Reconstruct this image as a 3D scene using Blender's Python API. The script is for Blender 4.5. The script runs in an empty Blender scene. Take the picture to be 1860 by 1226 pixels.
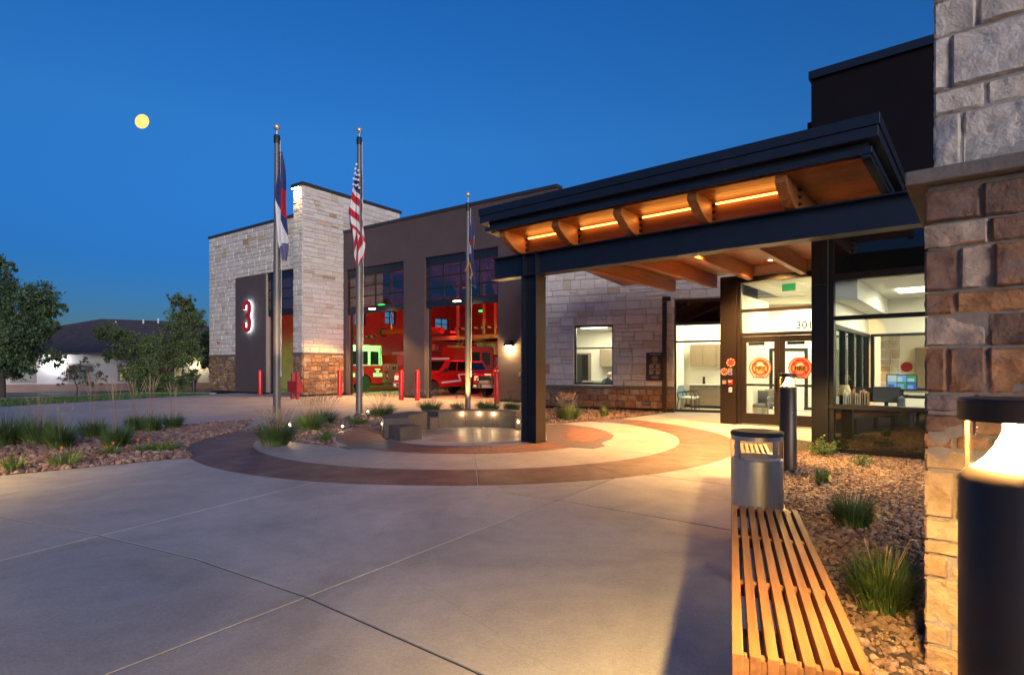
import bpy, bmesh, math, random
import numpy as np
from mathutils import Vector, Matrix

random.seed(11)
RD = math.radians
sc = bpy.context.scene
col = sc.collection

# ------------------------------------------------------------------ camera
FPX, CXP, HY, EYE = 1031.0, 930.0, 668.0, 1.5      # focal length, principal column and horizon row in photo pixels, eye height
cam = bpy.data.objects.new('camera', bpy.data.cameras.new('camera'))
col.objects.link(cam)
cam.location = (0, 0, EYE)
cam.rotation_euler = (RD(90), 0, 0)
cam.data.sensor_width = 36
cam.data.lens = 36 * FPX / 1860
cam.data.shift_y = (HY - 613) / 1860
cam.data.clip_start = 0.05
cam.data.clip_end = 9000
sc.camera = cam

# ------------------------------------------------------------------ sky and dusk glow
w = bpy.data.worlds.new('World')
sc.world = w
w.use_nodes = True
nt = w.node_tree
sky = nt.nodes.new('ShaderNodeTexSky')
sky.sky_type = 'NISHITA'
sky.sun_disc = False
sky.sun_elevation = RD(2.2)
sky.sun_rotation = RD(160)
sky.air_density = 1.0
sky.dust_density = 0.0
sky.ozone_density = 5.2
# clear evening air: deeper blue towards the horizon, the same all round
tcw = nt.nodes.new('ShaderNodeTexCoord'); spw = nt.nodes.new('ShaderNodeSeparateXYZ'); rpw = nt.nodes.new('ShaderNodeValToRGB')
for k in range(3): rpw.color_ramp.elements.new(0.5)
for k, (p_, c_) in enumerate(((0.0, (.42, .50, .70)), (0.16, (.45, .60, .80)), (0.36, (1.0, 1.0, 1.0)), (0.56, (.75, 1.0, 1.08)), (1.0, (.75, 1.0, 1.08)))):
    rpw.color_ramp.elements[k].position = p_; rpw.color_ramp.elements[k].color = (*c_, 1)
mxw = nt.nodes.new('ShaderNodeMix'); mxw.data_type = 'RGBA'; mxw.blend_type = 'MULTIPLY'; mxw.inputs[0].default_value = 1.0
nt.links.new(tcw.outputs['Generated'], spw.inputs[0]); nt.links.new(spw.outputs[2], rpw.inputs[0])
nt.links.new(sky.outputs[0], mxw.inputs[6]); nt.links.new(rpw.outputs[0], mxw.inputs[7])
nt.links.new(mxw.outputs[2], nt.nodes['Background'].inputs[0])
nt.nodes['Background'].inputs[1].default_value = 0.138
sun = bpy.data.objects.new('sun', bpy.data.lights.new('sun', 'SUN'))
sun.data.energy = 1.15
sun.data.angle = RD(35)
sun.data.color = (1.0, 0.88, 0.80)
sun.rotation_euler = (RD(82), 0, RD(20))
col.objects.link(sun)
sc.view_settings.view_transform = 'Standard'
sc.view_settings.look = 'None'
sc.view_settings.exposure = 1.5
sc.view_settings.gamma = 1
sc.view_settings.use_curve_mapping = False
sc.cycles.use_denoising = True
try:
    sc.cycles.denoiser = 'OPENIMAGEDENOISE'
except Exception:
    pass
sc.cycles.max_bounces = 7
sc.cycles.diffuse_bounces = 3
sc.cycles.glossy_bounces = 3
sc.cycles.transparent_max_bounces = 12
sc.cycles.sample_clamp_indirect = 4
sc.cycles.caustics_reflective = False
sc.cycles.caustics_refractive = False

# ------------------------------------------------------------------ helpers
def gp(px, py, z=0.0):
    """ground point under a photo pixel"""
    d = FPX * (EYE - z) / (py - HY)
    return ((px - CXP) / FPX * d, d)

class Frame:
    """local x runs along a wall to the right, local y into the building"""
    def __init__(s, ox, oy, deg):
        s.o = (ox, oy); s.a = RD(deg)
        s.u = (math.cos(s.a), math.sin(s.a)); s.n = (-math.sin(s.a), math.cos(s.a))
    def w(s, x, y):
        return (s.o[0] + x * s.u[0] + y * s.n[0], s.o[1] + x * s.u[1] + y * s.n[1])
    def l(s, X, Y):
        dx, dy = X - s.o[0], Y - s.o[1]
        return (dx * s.u[0] + dy * s.u[1], dx * s.n[0] + dy * s.n[1])
    def x(s, px, y=0.0):
        r = (px - CXP) / FPX
        bx, by = s.o[0] + y * s.n[0], s.o[1] + y * s.n[1]
        return (r * by - bx) / (s.u[0] - r * s.u[1])
    def z(s, px, py, y=0.0):
        d = s.w(s.x(px, y), y)[1]
        return EYE + (HY - py) * d / FPX

class MB:
    """collects faces of ONE mesh"""
    def __init__(s):
        s.v = []; s.f = []
    def add(s, vs, fs):
        b = len(s.v); s.v += [tuple(p) for p in vs]; s.f += [tuple(i + b for i in q) for q in fs]
        return s
    def box(s, x0, x1, y0, y1, z0, z1):
        return s.add([(x0, y0, z0), (x1, y0, z0), (x1, y1, z0), (x0, y1, z0), (x0, y0, z1), (x1, y0, z1), (x1, y1, z1), (x0, y1, z1)],
                     [(0, 3, 2, 1), (4, 5, 6, 7), (0, 1, 5, 4), (1, 2, 6, 5), (2, 3, 7, 6), (3, 0, 4, 7)])
    def prism(s, poly, z0, z1, ch=0.0):
        n = len(poly)
        a = sum(poly[i][0] * poly[(i + 1) % n][1] - poly[(i + 1) % n][0] * poly[i][1] for i in range(n))
        if a < 0: poly = poly[::-1]
        if ch > 0:
            inn = inset(poly, ch)
            vs = [(p[0], p[1], z0) for p in poly] + [(p[0], p[1], z1 - ch) for p in poly] + [(p[0], p[1], z1) for p in inn]
            fs = [tuple(range(n))[::-1], tuple(range(2 * n, 3 * n))]
            for k in (0, 1):
                fs += [(k * n + i, k * n + (i + 1) % n, (k + 1) * n + (i + 1) % n, (k + 1) * n + i) for i in range(n)]
        else:
            vs = [(p[0], p[1], z0) for p in poly] + [(p[0], p[1], z1) for p in poly]
            fs = [tuple(range(n))[::-1], tuple(range(n, 2 * n))] + [(i, (i + 1) % n, n + (i + 1) % n, n + i) for i in range(n)]
        return s.add(vs, fs)
    def prism_x(s, poly, x0, x1):
        """poly of (y, z) pushed along x"""
        n = len(poly)
        a = sum(poly[i][0] * poly[(i + 1) % n][1] - poly[(i + 1) % n][0] * poly[i][1] for i in range(n))
        if a < 0: poly = poly[::-1]
        vs = [(x0, p[0], p[1]) for p in poly] + [(x1, p[0], p[1]) for p in poly]
        return s.add(vs, [tuple(range(n))[::-1], tuple(range(n, 2 * n))] + [(i, (i + 1) % n, n + (i + 1) % n, n + i) for i in range(n)])
    def prism_y(s, poly, y0, y1):
        """poly of (x, z) pushed along y"""
        n = len(poly)
        a = sum(poly[i][0] * poly[(i + 1) % n][1] - poly[(i + 1) % n][0] * poly[i][1] for i in range(n))
        if a > 0: poly = poly[::-1]
        vs = [(p[0], y0, p[1]) for p in poly] + [(p[0], y1, p[1]) for p in poly]
        return s.add(vs, [tuple(range(n))[::-1], tuple(range(n, 2 * n))] + [(i, (i + 1) % n, n + (i + 1) % n, n + i) for i in range(n)])
    def tube(s, pts, r, n=8, cap=True):
        pts = [Vector(p) for p in pts]
        rs = r if isinstance(r, (list, tuple)) else [r] * len(pts)
        b = len(s.v); up = Vector((0, 0, 1)); prev = None
        for i, p in enumerate(pts):
            d = (pts[min(i + 1, len(pts) - 1)] - pts[max(i - 1, 0)]).normalized()
            if prev is None:
                a = d.cross(up) if abs(d.z) < 0.95 else d.cross(Vector((0, 1, 0)))
            else:
                a = prev - d * prev.dot(d)
            a.normalize(); prev = a; c = d.cross(a)
            for k in range(n):
                t = 2 * math.pi * k / n
                s.v.append(tuple(p + (a * math.cos(t) + c * math.sin(t)) * rs[i]))
        for i in range(len(pts) - 1):
            for k in range(n):
                k2 = (k + 1) % n
                s.f.append((b + i * n + k, b + i * n + k2, b + (i + 1) * n + k2, b + (i + 1) * n + k))
        if cap:
            s.f.append(tuple(b + k for k in range(n))[::-1]); e = b + (len(pts) - 1) * n
            s.f.append(tuple(e + k for k in range(n)))
        return s
    def lathe(s, prof, n=24, c=(0, 0), a0=0.0, a1=2 * math.pi, axis='z', caps=True):
        """prof of (r, h) turned about an axis"""
        b = len(s.v); full = abs(a1 - a0 - 2 * math.pi) < 1e-6; m = n if full else n + 1
        for (r, h) in prof:
            for k in range(m):
                t = a0 + (a1 - a0) * k / n
                if axis == 'z': s.v.append((c[0] + r * math.cos(t), c[1] + r * math.sin(t), h))
                else: s.v.append((h, c[0] + r * math.cos(t), c[1] + r * math.sin(t)))
        for i in range(len(prof) - 1):
            for k in range(m if full else n):
                k2 = (k + 1) % m
                s.f.append((b + i * m + k, b + i * m + k2, b + (i + 1) * m + k2, b + (i + 1) * m + k))
        if full and caps and prof[0] != prof[-1]:
            if prof[0][0] > 1e-5: s.f.append(tuple(b + k for k in range(m))[::-1])
            if prof[-1][0] > 1e-5: s.f.append(tuple(b + (len(prof) - 1) * m + k for k in range(m)))
        return s
    def build(s, name, m, parent=None, loc=None, rot=None, smooth=False, bev=0.0, seg=2):
        me = bpy.data.meshes.new(name)
        me.from_pydata(s.v, [], s.f); me.update()
        o = link(name, me, m, parent, loc, rot)
        if smooth: shade(o)
        if bev > 0:
            md = o.modifiers.new('bevel', 'BEVEL'); md.width = bev; md.segments = seg; md.limit_method = 'ANGLE'; md.angle_limit = RD(35)
        return o

def inset(poly, d):
    """shrink a counter-clockwise polygon"""
    n = len(poly); out = []
    for i in range(n):
        p0, p1, p2 = Vector(poly[i - 1][:2]), Vector(poly[i][:2]), Vector(poly[(i + 1) % n][:2])
        a = (p1 - p0); b = (p2 - p1)
        if a.length < 1e-9 or b.length < 1e-9: out.append(tuple(p1)); continue
        a.normalize(); b.normalize()
        na, nb = Vector((-a.y, a.x)), Vector((-b.y, b.x))
        m = na + nb
        if m.length < 1e-6: m = na.copy()
        m.normalize(); k = max(0.35, m.dot(na))
        out.append(tuple(p1 + m * (d / k)))
    return out

def ccw(poly):
    n = len(poly)
    a = sum(poly[i][0] * poly[(i + 1) % n][1] - poly[(i + 1) % n][0] * poly[i][1] for i in range(n))
    return poly if a > 0 else poly[::-1]

def link(name, me, m, parent=None, loc=None, rot=None):
    o = bpy.data.objects.new(name, me)
    if m is not None and len(me.materials) == 0: me.materials.append(m)
    col.objects.link(o)
    if parent is not None: o.parent = parent
    if loc is not None: o.location = loc
    if rot is not None: o.rotation_euler = rot
    return o

def shade(o, ang=40):
    me = o.data
    me.polygons.foreach_set('use_smooth', [True] * len(me.polygons))
    try:
        me.set_sharp_from_angle(angle=RD(ang))
    except Exception:
        pass

def tag(o, label=None, cat=None, group=None, kind=None):
    if label: o['label'] = label
    if cat: o['category'] = cat
    if group: o['group'] = group
    if kind: o['kind'] = kind
    return o

def thing(name, label, cat, loc=(0, 0, 0), rotz=0.0, group=None):
    o = bpy.data.objects.new(name, None)
    o.empty_display_size = 0.2
    col.objects.link(o)
    o.location = loc; o.rotation_euler = (0, 0, rotz)
    return tag(o, label, cat, group)

def struct(name, loc=(0, 0, 0), rotz=0.0):
    o = bpy.data.objects.new(name, None); col.objects.link(o)
    o.location = loc; o.rotation_euler = (0, 0, rotz); o['kind'] = 'structure'
    return o

def copy_tree(o, parent=None):
    c = o.copy(); col.objects.link(c); c.parent = parent
    for ch in list(o.children): copy_tree(ch, c)
    return c

def text(name, s, size, m, parent, loc, rot=(RD(90), 0, 0), bold=0.0, depth=0.004, sx=1.0):
    cu = bpy.data.curves.new(name, 'FONT')
    cu.body = s; cu.size = size; cu.align_x = 'CENTER'; cu.align_y = 'CENTER'; cu.extrude = depth; cu.offset = bold
    cu.resolution_u = 3
    tmp = bpy.data.objects.new('tmp', cu); col.objects.link(tmp)
    dg = bpy.context.evaluated_depsgraph_get()
    me = bpy.data.meshes.new_from_object(tmp.evaluated_get(dg))
    bpy.data.objects.remove(tmp)
    me.name = name; me.materials.clear()
    o = link(name, me, m, parent, loc, rot); o.scale = (sx, 1, 1)
    return o

def lamp(kind, name, loc, power, color, parent=None, size=0.05, rot=None, spot=None, blend=0.5, sizey=None):
    d = bpy.data.lights.new(name, kind)
    d.energy = power; d.color = color
    if kind == 'AREA':
        d.size = size
        if sizey: d.shape = 'RECTANGLE'; d.size_y = sizey
    else:
        d.shadow_soft_size = size
    if kind == 'SPOT':
        d.spot_size = RD(spot); d.spot_blend = blend
    o = bpy.data.objects.new(name, d); col.objects.link(o)
    o.location = loc
    if rot is not None: o.rotation_euler = rot
    if parent is not None: o.parent = parent
    return o

# ------------------------------------------------------------------ materials
def nn(t, k, **kw):
    n = t.nodes.new(k)
    for a, b in kw.items():
        if a in n.inputs.keys() if isinstance(a, str) else False: n.inputs[a].default_value = b
        else: setattr(n, a, b)
    return n

def pm(name, base, rough=0.6, metal=0.0, var=0.0, scale=4.0, bump=0.0, bscale=60.0, spec=None, rnd=0.0, world=True, emit=None, estr=0.0, stretch=None, coat=0.0, detail=6.0, rvar=0.0):
    """principled material with noise on colour and relief; rnd adds a different tone to every object"""
    m = bpy.data.materials.new(name); m.use_nodes = True
    t = m.node_tree; b = t.nodes['Principled BSDF']
    b.inputs['Roughness'].default_value = rough
    b.inputs['Metallic'].default_value = metal
    if spec is not None: b.inputs['Specular IOR Level'].default_value = spec
    if coat: b.inputs['Coat Weight'].default_value = coat; b.inputs['Coat Roughness'].default_value = 0.08
    base4 = (*base, 1)
    b.inputs['Base Color'].default_value = base4
    if emit is not None:
        b.inputs['Emission Color'].default_value = (*emit, 1); b.inputs['Emission Strength'].default_value = estr
    vec = None
    if var or bump:
        if world: vec = nn(t, 'ShaderNodeNewGeometry').outputs['Position']
        else: vec = nn(t, 'ShaderNodeTexCoord').outputs['Object']
        if stretch:
            mp = nn(t, 'ShaderNodeMapping'); mp.inputs['Scale'].default_value = stretch
            t.links.new(vec, mp.inputs[0]); vec = mp.outputs[0]
    cur = None
    if var:
        no = nn(t, 'ShaderNodeTexNoise'); no.inputs['Scale'].default_value = scale; no.inputs['Detail'].default_value = detail; no.inputs['Roughness'].default_value = 0.65
        t.links.new(vec, no.inputs['Vector'])
        rp = nn(t, 'ShaderNodeValToRGB')
        rp.color_ramp.elements[0].position = 0.3; rp.color_ramp.elements[1].position = 0.7
        rp.color_ramp.elements[0].color = (*[c * (1 - var) for c in base], 1)
        rp.color_ramp.elements[1].color = (*[min(1, c * (1 + var)) for c in base], 1)
        t.links.new(no.outputs['Fac'], rp.inputs[0]); cur = rp.outputs[0]
        if rvar:
            mr = nn(t, 'ShaderNodeMapRange'); mr.inputs[1].default_value = 0.3; mr.inputs[2].default_value = 0.7
            mr.inputs[3].default_value = rough - rvar; mr.inputs[4].default_value = rough + rvar
            t.links.new(no.outputs['Fac'], mr.inputs[0]); t.links.new(mr.outputs[0], b.inputs['Roughness'])
    if rnd:
        oi = nn(t, 'ShaderNodeObjectInfo'); hs = nn(t, 'ShaderNodeHueSaturation')
        mr = nn(t, 'ShaderNodeMapRange'); mr.inputs[3].default_value = 1 - rnd; mr.inputs[4].default_value = 1 + rnd
        t.links.new(oi.outputs['Random'], mr.inputs[0]); t.links.new(mr.outputs[0], hs.inputs['Value'])
        if cur is not None: t.links.new(cur, hs.inputs['Color'])
        else: hs.inputs['Color'].default_value = base4
        cur = hs.outputs[0]
    if cur is not None: t.links.new(cur, b.inputs['Base Color'])
    if bump:
        n2 = nn(t, 'ShaderNodeTexNoise'); n2.inputs['Scale'].default_value = bscale; n2.inputs['Detail'].default_value = 8; n2.inputs['Roughness'].default_value = 0.6
        t.links.new(vec, n2.inputs['Vector'])
        bp = nn(t, 'ShaderNodeBump'); bp.inputs['Strength'].default_value = bump; bp.inputs['Distance'].default_value = 0.02
        t.links.new(n2.outputs['Fac'], bp.inputs['Height']); t.links.new(bp.outputs[0], b.inputs['Normal'])
    return m

def stone_mat(name, cols, var=0.28, scale=7.0, bump=0.6, bscale=28.0, patch=None):
    """each stone takes one tone of the list, grain and relief in world space"""
    m = bpy.data.materials.new(name); m.use_nodes = True
    t = m.node_tree; b = t.nodes['Principled BSDF']; b.inputs['Roughness'].default_value = 0.85
    b.inputs['Specular IOR Level'].default_value = 0.25
    oi = nn(t, 'ShaderNodeObjectInfo'); rp = nn(t, 'ShaderNodeValToRGB'); rp.color_ramp.interpolation = 'CONSTANT'
    tot = sum(wt for _, wt in cols); acc = 0
    el = rp.color_ramp.elements
    el[0].position = 0; el[0].color = (*cols[0][0], 1)
    acc = cols[0][1] / tot
    el[1].position = acc; el[1].color = (*cols[1][0], 1)
    for c, wt in cols[1:-1]:
        acc += wt / tot
        e = el.new(min(0.999, acc))
    k = 0
    acc = 0
    for i, (c, wt) in enumerate(cols):
        el[i].position = acc; el[i].color = (*c, 1); acc += wt / tot
    t.links.new(oi.outputs['Random'], rp.inputs[0])
    pos = nn(t, 'ShaderNodeNewGeometry')
    no = nn(t, 'ShaderNodeTexNoise'); no.inputs['Scale'].default_value = scale; no.inputs['Detail'].default_value = 9; no.inputs['Roughness'].default_value = 0.7
    t.links.new(pos.outputs['Position'], no.inputs['Vector'])
    mr = nn(t, 'ShaderNodeMapRange'); mr.inputs[1].default_value = 0.32; mr.inputs[2].default_value = 0.68; mr.inputs[3].default_value = 1 - var; mr.inputs[4].default_value = 1 + var
    t.links.new(no.outputs['Fac'], mr.inputs[0])
    hs = nn(t, 'ShaderNodeHueSaturation'); t.links.new(rp.outputs[0], hs.inputs['Color']); t.links.new(mr.outputs[0], hs.inputs['Value'])
    cur = hs.outputs[0]
    if patch is not None:
        n3 = nn(t, 'ShaderNodeTexNoise'); n3.inputs['Scale'].default_value = scale * 0.55; n3.inputs['Detail'].default_value = 5
        t.links.new(pos.outputs['Position'], n3.inputs['Vector'])
        r3 = nn(t, 'ShaderNodeMapRange'); r3.inputs[1].default_value = 0.5; r3.inputs[2].default_value = 0.68; r3.inputs[3].default_value = 0; r3.inputs[4].default_value = patch[1]
        t.links.new(n3.outputs['Fac'], r3.inputs[0])
        mx = nn(t, 'ShaderNodeMix', data_type='RGBA'); t.links.new(r3.outputs[0], mx.inputs[0]); t.links.new(cur, mx.inputs[6]); mx.inputs[7].default_value = (*patch[0], 1)
        cur = mx.outputs[2]
    t.links.new(cur, b.inputs['Base Color'])
    n2 = nn(t, 'ShaderNodeTexNoise'); n2.inputs['Scale'].default_value = bscale; n2.inputs['Detail'].default_value = 10; n2.inputs['Roughness'].default_value = 0.65
    t.links.new(pos.outputs['Position'], n2.inputs['Vector'])
    bp = nn(t, 'ShaderNodeBump'); bp.inputs['Strength'].default_value = bump; bp.inputs['Distance'].default_value = 0.025
    t.links.new(n2.outputs['Fac'], bp.inputs['Height']); t.links.new(bp.outputs[0], b.inputs['Normal'])
    return m

def glass_mat(name, tint=(0.9, 0.95, 0.93), refl=1.0, ior=1.52):
    m = bpy.data.materials.new(name); m.use_nodes = True
    t = m.node_tree; t.nodes.remove(t.nodes['Principled BSDF'])
    tr = nn(t, 'ShaderNodeBsdfTransparent'); tr.inputs[0].default_value = (*tint, 1)
    gl = nn(t, 'ShaderNodeBsdfGlossy'); gl.inputs['Roughness'].default_value = 0.01; gl.inputs[0].default_value = (refl, refl, refl, 1)
    fr = nn(t, 'ShaderNodeFresnel'); fr.inputs[0].default_value = ior
    ge = nn(t, 'ShaderNodeNewGeometry'); iv = nn(t, 'ShaderNodeMath', operation='SUBTRACT'); iv.inputs[0].default_value = 1.0; t.links.new(ge.outputs['Backfacing'], iv.inputs[1])
    mu = nn(t, 'ShaderNodeMath', operation='MULTIPLY'); t.links.new(fr.outputs[0], mu.inputs[0]); t.links.new(iv.outputs[0], mu.inputs[1])
    mx = nn(t, 'ShaderNodeMixShader'); t.links.new(mu.outputs[0], mx.inputs[0]); t.links.new(tr.outputs[0], mx.inputs[1]); t.links.new(gl.outputs[0], mx.inputs[2])
    t.links.new(mx.outputs[0], t.nodes['Material Output'].inputs[0])
    return m

def emit_mat(name, color, strength, var=0.0, scale=3.0):
    m = bpy.data.materials.new(name); m.use_nodes = True
    t = m.node_tree; t.nodes.remove(t.nodes['Principled BSDF'])
    e = nn(t, 'ShaderNodeEmission'); e.inputs[0].default_value = (*color, 1); e.inputs[1].default_value = strength
    t.links.new(e.outputs[0], t.nodes['Material Output'].inputs[0])
    if var:
        tc = nn(t, 'ShaderNodeTexCoord'); no = nn(t, 'ShaderNodeTexNoise'); no.inputs['Scale'].default_value = scale; no.inputs['Detail'].default_value = 6
        rp = nn(t, 'ShaderNodeValToRGB'); rp.color_ramp.elements[0].position = 0.38; rp.color_ramp.elements[1].position = 0.6
        rp.color_ramp.elements[0].color = (*[c * (1 - var) for c in color], 1); rp.color_ramp.elements[1].color = (*color, 1)
        t.links.new(tc.outputs['Object'], no.inputs['Vector']); t.links.new(no.outputs['Fac'], rp.inputs[0]); t.links.new(rp.outputs[0], e.inputs[0])
    return m

def wood_mat(name, base, rough=0.45, var=0.35, axis=0, rnd=0.18, spec=0.4):
    st = [14.0, 14.0, 14.0]; st[axis] = 0.8
    return pm(name, base, rough, var=var, scale=2.2, bump=0.12, bscale=3.0, world=False, stretch=tuple(st), rnd=rnd, spec=spec)

def concrete_mat(name, base, rough=0.6, cloud=0.5, broom=0.0, rnd=0.05):
    """concrete with cloudy stains, sand speckle, pits and a broom finish"""
    m = bpy.data.materials.new(name); m.use_nodes = True
    t = m.node_tree; b = t.nodes['Principled BSDF']
    pos = nn(t, 'ShaderNodeNewGeometry').outputs['Position']
    def noise(sc_, det, rg_=0.6, dist=0.0, vec=None):
        n = nn(t, 'ShaderNodeTexNoise'); n.inputs['Scale'].default_value = sc_; n.inputs['Detail'].default_value = det; n.inputs['Roughness'].default_value = rg_; n.inputs['Distortion'].default_value = dist
        t.links.new(vec or pos, n.inputs['Vector']); return n.outputs['Fac']
    def rng(v, a, b_, c, d_):
        n = nn(t, 'ShaderNodeMapRange'); t.links.new(v, n.inputs[0])
        for q, w_ in zip((1, 2, 3, 4), (a, b_, c, d_)): n.inputs[q].default_value = w_
        return n.outputs[0]
    def mul(a, b_):
        n = nn(t, 'ShaderNodeMath', operation='MULTIPLY'); t.links.new(a, n.inputs[0]); t.links.new(b_, n.inputs[1]); return n.outputs[0]
    f = mul(rng(noise(0.55, 8, .62, .8), .3, .7, 1 - .24 * cloud, 1 + .2 * cloud), rng(noise(5, 8, .7), .3, .7, .90, 1.09))
    f = mul(f, rng(noise(95, 4, .85), .3, .7, .74, 1.24))
    f = mul(f, rng(noise(38, 3, .6), .35, .65, .93, 1.07))
    vd = nn(t, 'ShaderNodeTexVoronoi', feature='DISTANCE_TO_EDGE'); vd.inputs['Scale'].default_value = .33
    nw = nn(t, 'ShaderNodeTexNoise'); nw.inputs['Scale'].default_value = 2.5; nw.inputs['Detail'].default_value = 8; t.links.new(pos, nw.inputs['Vector'])
    av = nn(t, 'ShaderNodeMix', data_type='VECTOR'); av.inputs[0].default_value = .16; t.links.new(pos, av.inputs[4]); t.links.new(nw.outputs['Color'], av.inputs[5]); t.links.new(av.outputs[1], vd.inputs['Vector'])
    f = mul(f, rng(vd.outputs['Distance'], .0, .0018, .84, 1.0))
    f = mul(f, rng(noise(1.6, 10, .72, 1.5), .60, .78, 1.0, .80))
    f = mul(f, rng(noise(28, 4, .6), .70, .80, 1.0, .72))
    oi = nn(t, 'ShaderNodeObjectInfo'); f = mul(f, rng(oi.outputs['Random'], 0, 1, 1 - rnd, 1 + rnd))
    hs = nn(t, 'ShaderNodeHueSaturation'); hs.inputs['Color'].default_value = (*base, 1); t.links.new(f, hs.inputs['Value'])
    t.links.new(hs.outputs[0], b.inputs['Base Color'])
    t.links.new(rng(noise(2.2, 6), .3, .7, rough - .12, rough + .15), b.inputs['Roughness'])
    mp = nn(t, 'ShaderNodeMapping'); mp.inputs['Scale'].default_value = (14, 160, 1); mp.inputs['Rotation'].default_value = (0, 0, RD(-35)); t.links.new(pos, mp.inputs[0])
    h = nn(t, 'ShaderNodeMath', operation='ADD'); t.links.new(noise(120, 6, .75), h.inputs[0])
    bz = nn(t, 'ShaderNodeMath', operation='MULTIPLY'); t.links.new(noise(1, 3, .6, 0, mp.outputs[0]), bz.inputs[0]); bz.inputs[1].default_value = broom; t.links.new(bz.outputs[0], h.inputs[1])
    bp = nn(t, 'ShaderNodeBump'); bp.inputs['Strength'].default_value = .28; bp.inputs['Distance'].default_value = .01
    t.links.new(h.outputs[0], bp.inputs['Height']); t.links.new(bp.outputs[0], b.inputs['Normal'])
    return m

M = {}
M['concrete'] = concrete_mat('concrete', (0.36, 0.348, 0.345), 0.62, 1.15, 0.9, 0.09)
M['concrete_drive'] = concrete_mat('concrete_drive', (0.35, 0.33, 0.315), 0.7, 0.8, 0.4)
M['concrete_stain'] = concrete_mat('concrete_stain', (0.135, 0.070, 0.048), 0.52, 1.0, 1.2)
M['concrete_light'] = concrete_mat('concrete_light', (0.36, 0.33, 0.305), 0.6, 0.8, 1.2)
M['flag'] = pm('flagstone', (0.17, 0.175, 0.18), 0.45, var=0.25, scale=3, bump=0.2, bscale=40, rnd=0.12)
M['border'] = pm('paver_border', (0.12, 0.085, 0.07), 0.6, var=0.2, scale=4, bump=0.15, bscale=70, rnd=0.08)
M['border_grey'] = pm('paver_border_grey', (0.10, 0.10, 0.105), 0.6, var=0.2, scale=4, bump=0.15, bscale=70)
M['brick'] = pm('brick_paver', (0.22, 0.098, 0.058), 0.65, var=0.25, scale=8, bump=0.3, bscale=70, rnd=0.14)
M['sealant'] = pm('joint', (0.035, 0.033, 0.032), 0.9)
M['asphalt'] = pm('asphalt', (0.055, 0.055, 0.06), 0.85, var=0.25, scale=0.6, bump=0.3, bscale=80)
M['lawn'] = pm('lawn_soil', (0.03, 0.055, 0.015), 0.9, var=0.3, scale=2)
M['grass_blade'] = pm('grass_blade', (0.055, 0.12, 0.025), 0.6, var=0.35, scale=1.5)
M['soil'] = pm('bed_soil', (0.075, 0.05, 0.042), 0.95, var=0.35, scale=9, bump=0.5, bscale=40)
M['white_stone'] = stone_mat('white_stone', [((0.60, 0.555, 0.505), 30), ((0.64, 0.60, 0.555), 28), ((0.56, 0.51, 0.455), 18), ((0.61, 0.56, 0.525), 15), ((0.52, 0.43, 0.325), 4), ((0.53, 0.45, 0.35), 3), ((0.40, 0.29, 0.19), 1.0)], var=0.11, bump=0.5)
M['brown_stone'] = stone_mat('brown_stone', [((0.23, 0.14, 0.085), 20), ((0.30, 0.19, 0.11), 18), ((0.17, 0.105, 0.072), 16), ((0.33, 0.235, 0.155), 14), ((0.27, 0.13, 0.065), 10), ((0.20, 0.165, 0.145), 8), ((0.36, 0.28, 0.21), 6)], var=0.4, bump=0.8)
M['mortar'] = pm('mortar', (0.34, 0.305, 0.275), 0.95, var=0.2, scale=20, bump=0.3, bscale=90)
M['mortar_dark'] = pm('mortar_dark', (0.22, 0.185, 0.16), 0.95, var=0.2, scale=20, bump=0.3, bscale=90)
M['ledge'] = pm('ledge_stone', (0.135, 0.115, 0.105), 0.8, var=0.25, scale=14, bump=0.35, bscale=50, rnd=0.1)
M['stucco'] = pm('stucco', (0.080, 0.059, 0.064), 0.9, var=0.1, scale=1.3, bump=0.35, bscale=130)
M['stucco_dark'] = pm('stucco_dark', (0.009, 0.0075, 0.010), 0.9, spec=0.15, var=0.12, scale=1.3, bump=0.3, bscale=110)
M['coping'] = pm('coping_metal', (0.055, 0.05, 0.052), 0.45, metal=0.4)
M['navy'] = pm('navy_steel', (0.010, 0.014, 0.026), 0.42, metal=0.0, spec=0.5, var=0.15, scale=3)
M['bronze'] = pm('bronze_metal', (0.038, 0.024, 0.016), 0.38, metal=0.3, var=0.12, scale=3)
M['bronze_dark'] = pm('bronze_dark', (0.008, 0.005, 0.0035), 0.42, metal=0.2, var=0.15, scale=3)
M['black'] = pm('black_metal', (0.012, 0.012, 0.013), 0.5)
M['dark_frame'] = pm('dark_frame', (0.018, 0.016, 0.015), 0.4, metal=0.2)
M['alu'] = pm('aluminium', (0.42, 0.41, 0.40), 0.4, metal=0.8)
M['steel'] = pm('brushed_steel', (0.58, 0.57, 0.56), 0.38, metal=1.0, var=0.12, scale=2, world=False, stretch=(60, 60, 1))
M['pole'] = pm('pole_metal', (0.15, 0.135, 0.125), 0.45, metal=0.35, var=0.1, scale=2)
M['ball'] = pm('ball_metal', (0.62, 0.58, 0.52), 0.3, metal=0.6)
M['glulam'] = wood_mat('glulam', (0.26, 0.095, 0.028), 0.5, axis=1)
M['soffit'] = wood_mat('soffit_board', (0.25, 0.080, 0.019), 0.45, axis=0)
M['bench_wood'] = wood_mat('bench_wood', (0.25, 0.112, 0.042), 0.5, var=0.35, axis=1, rnd=0.16)
M['glass'] = glass_mat('window_glass')
M['glass_tint'] = glass_mat('tinted_glass', (0.42, 0.48, 0.52), 1.0, 2.3)
M['spandrel'] = pm('spandrel_glass', (0.012, 0.013, 0.008), 0.02, spec=0.9, coat=0.6)
M['spandrel_blue'] = pm('spandrel_upper', (0.006, 0.006, 0.006), 0.03, spec=0.7)
M['wall_white'] = pm('painted_wall', (0.78, 0.74, 0.64), 0.8, var=0.03, scale=1)
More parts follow.
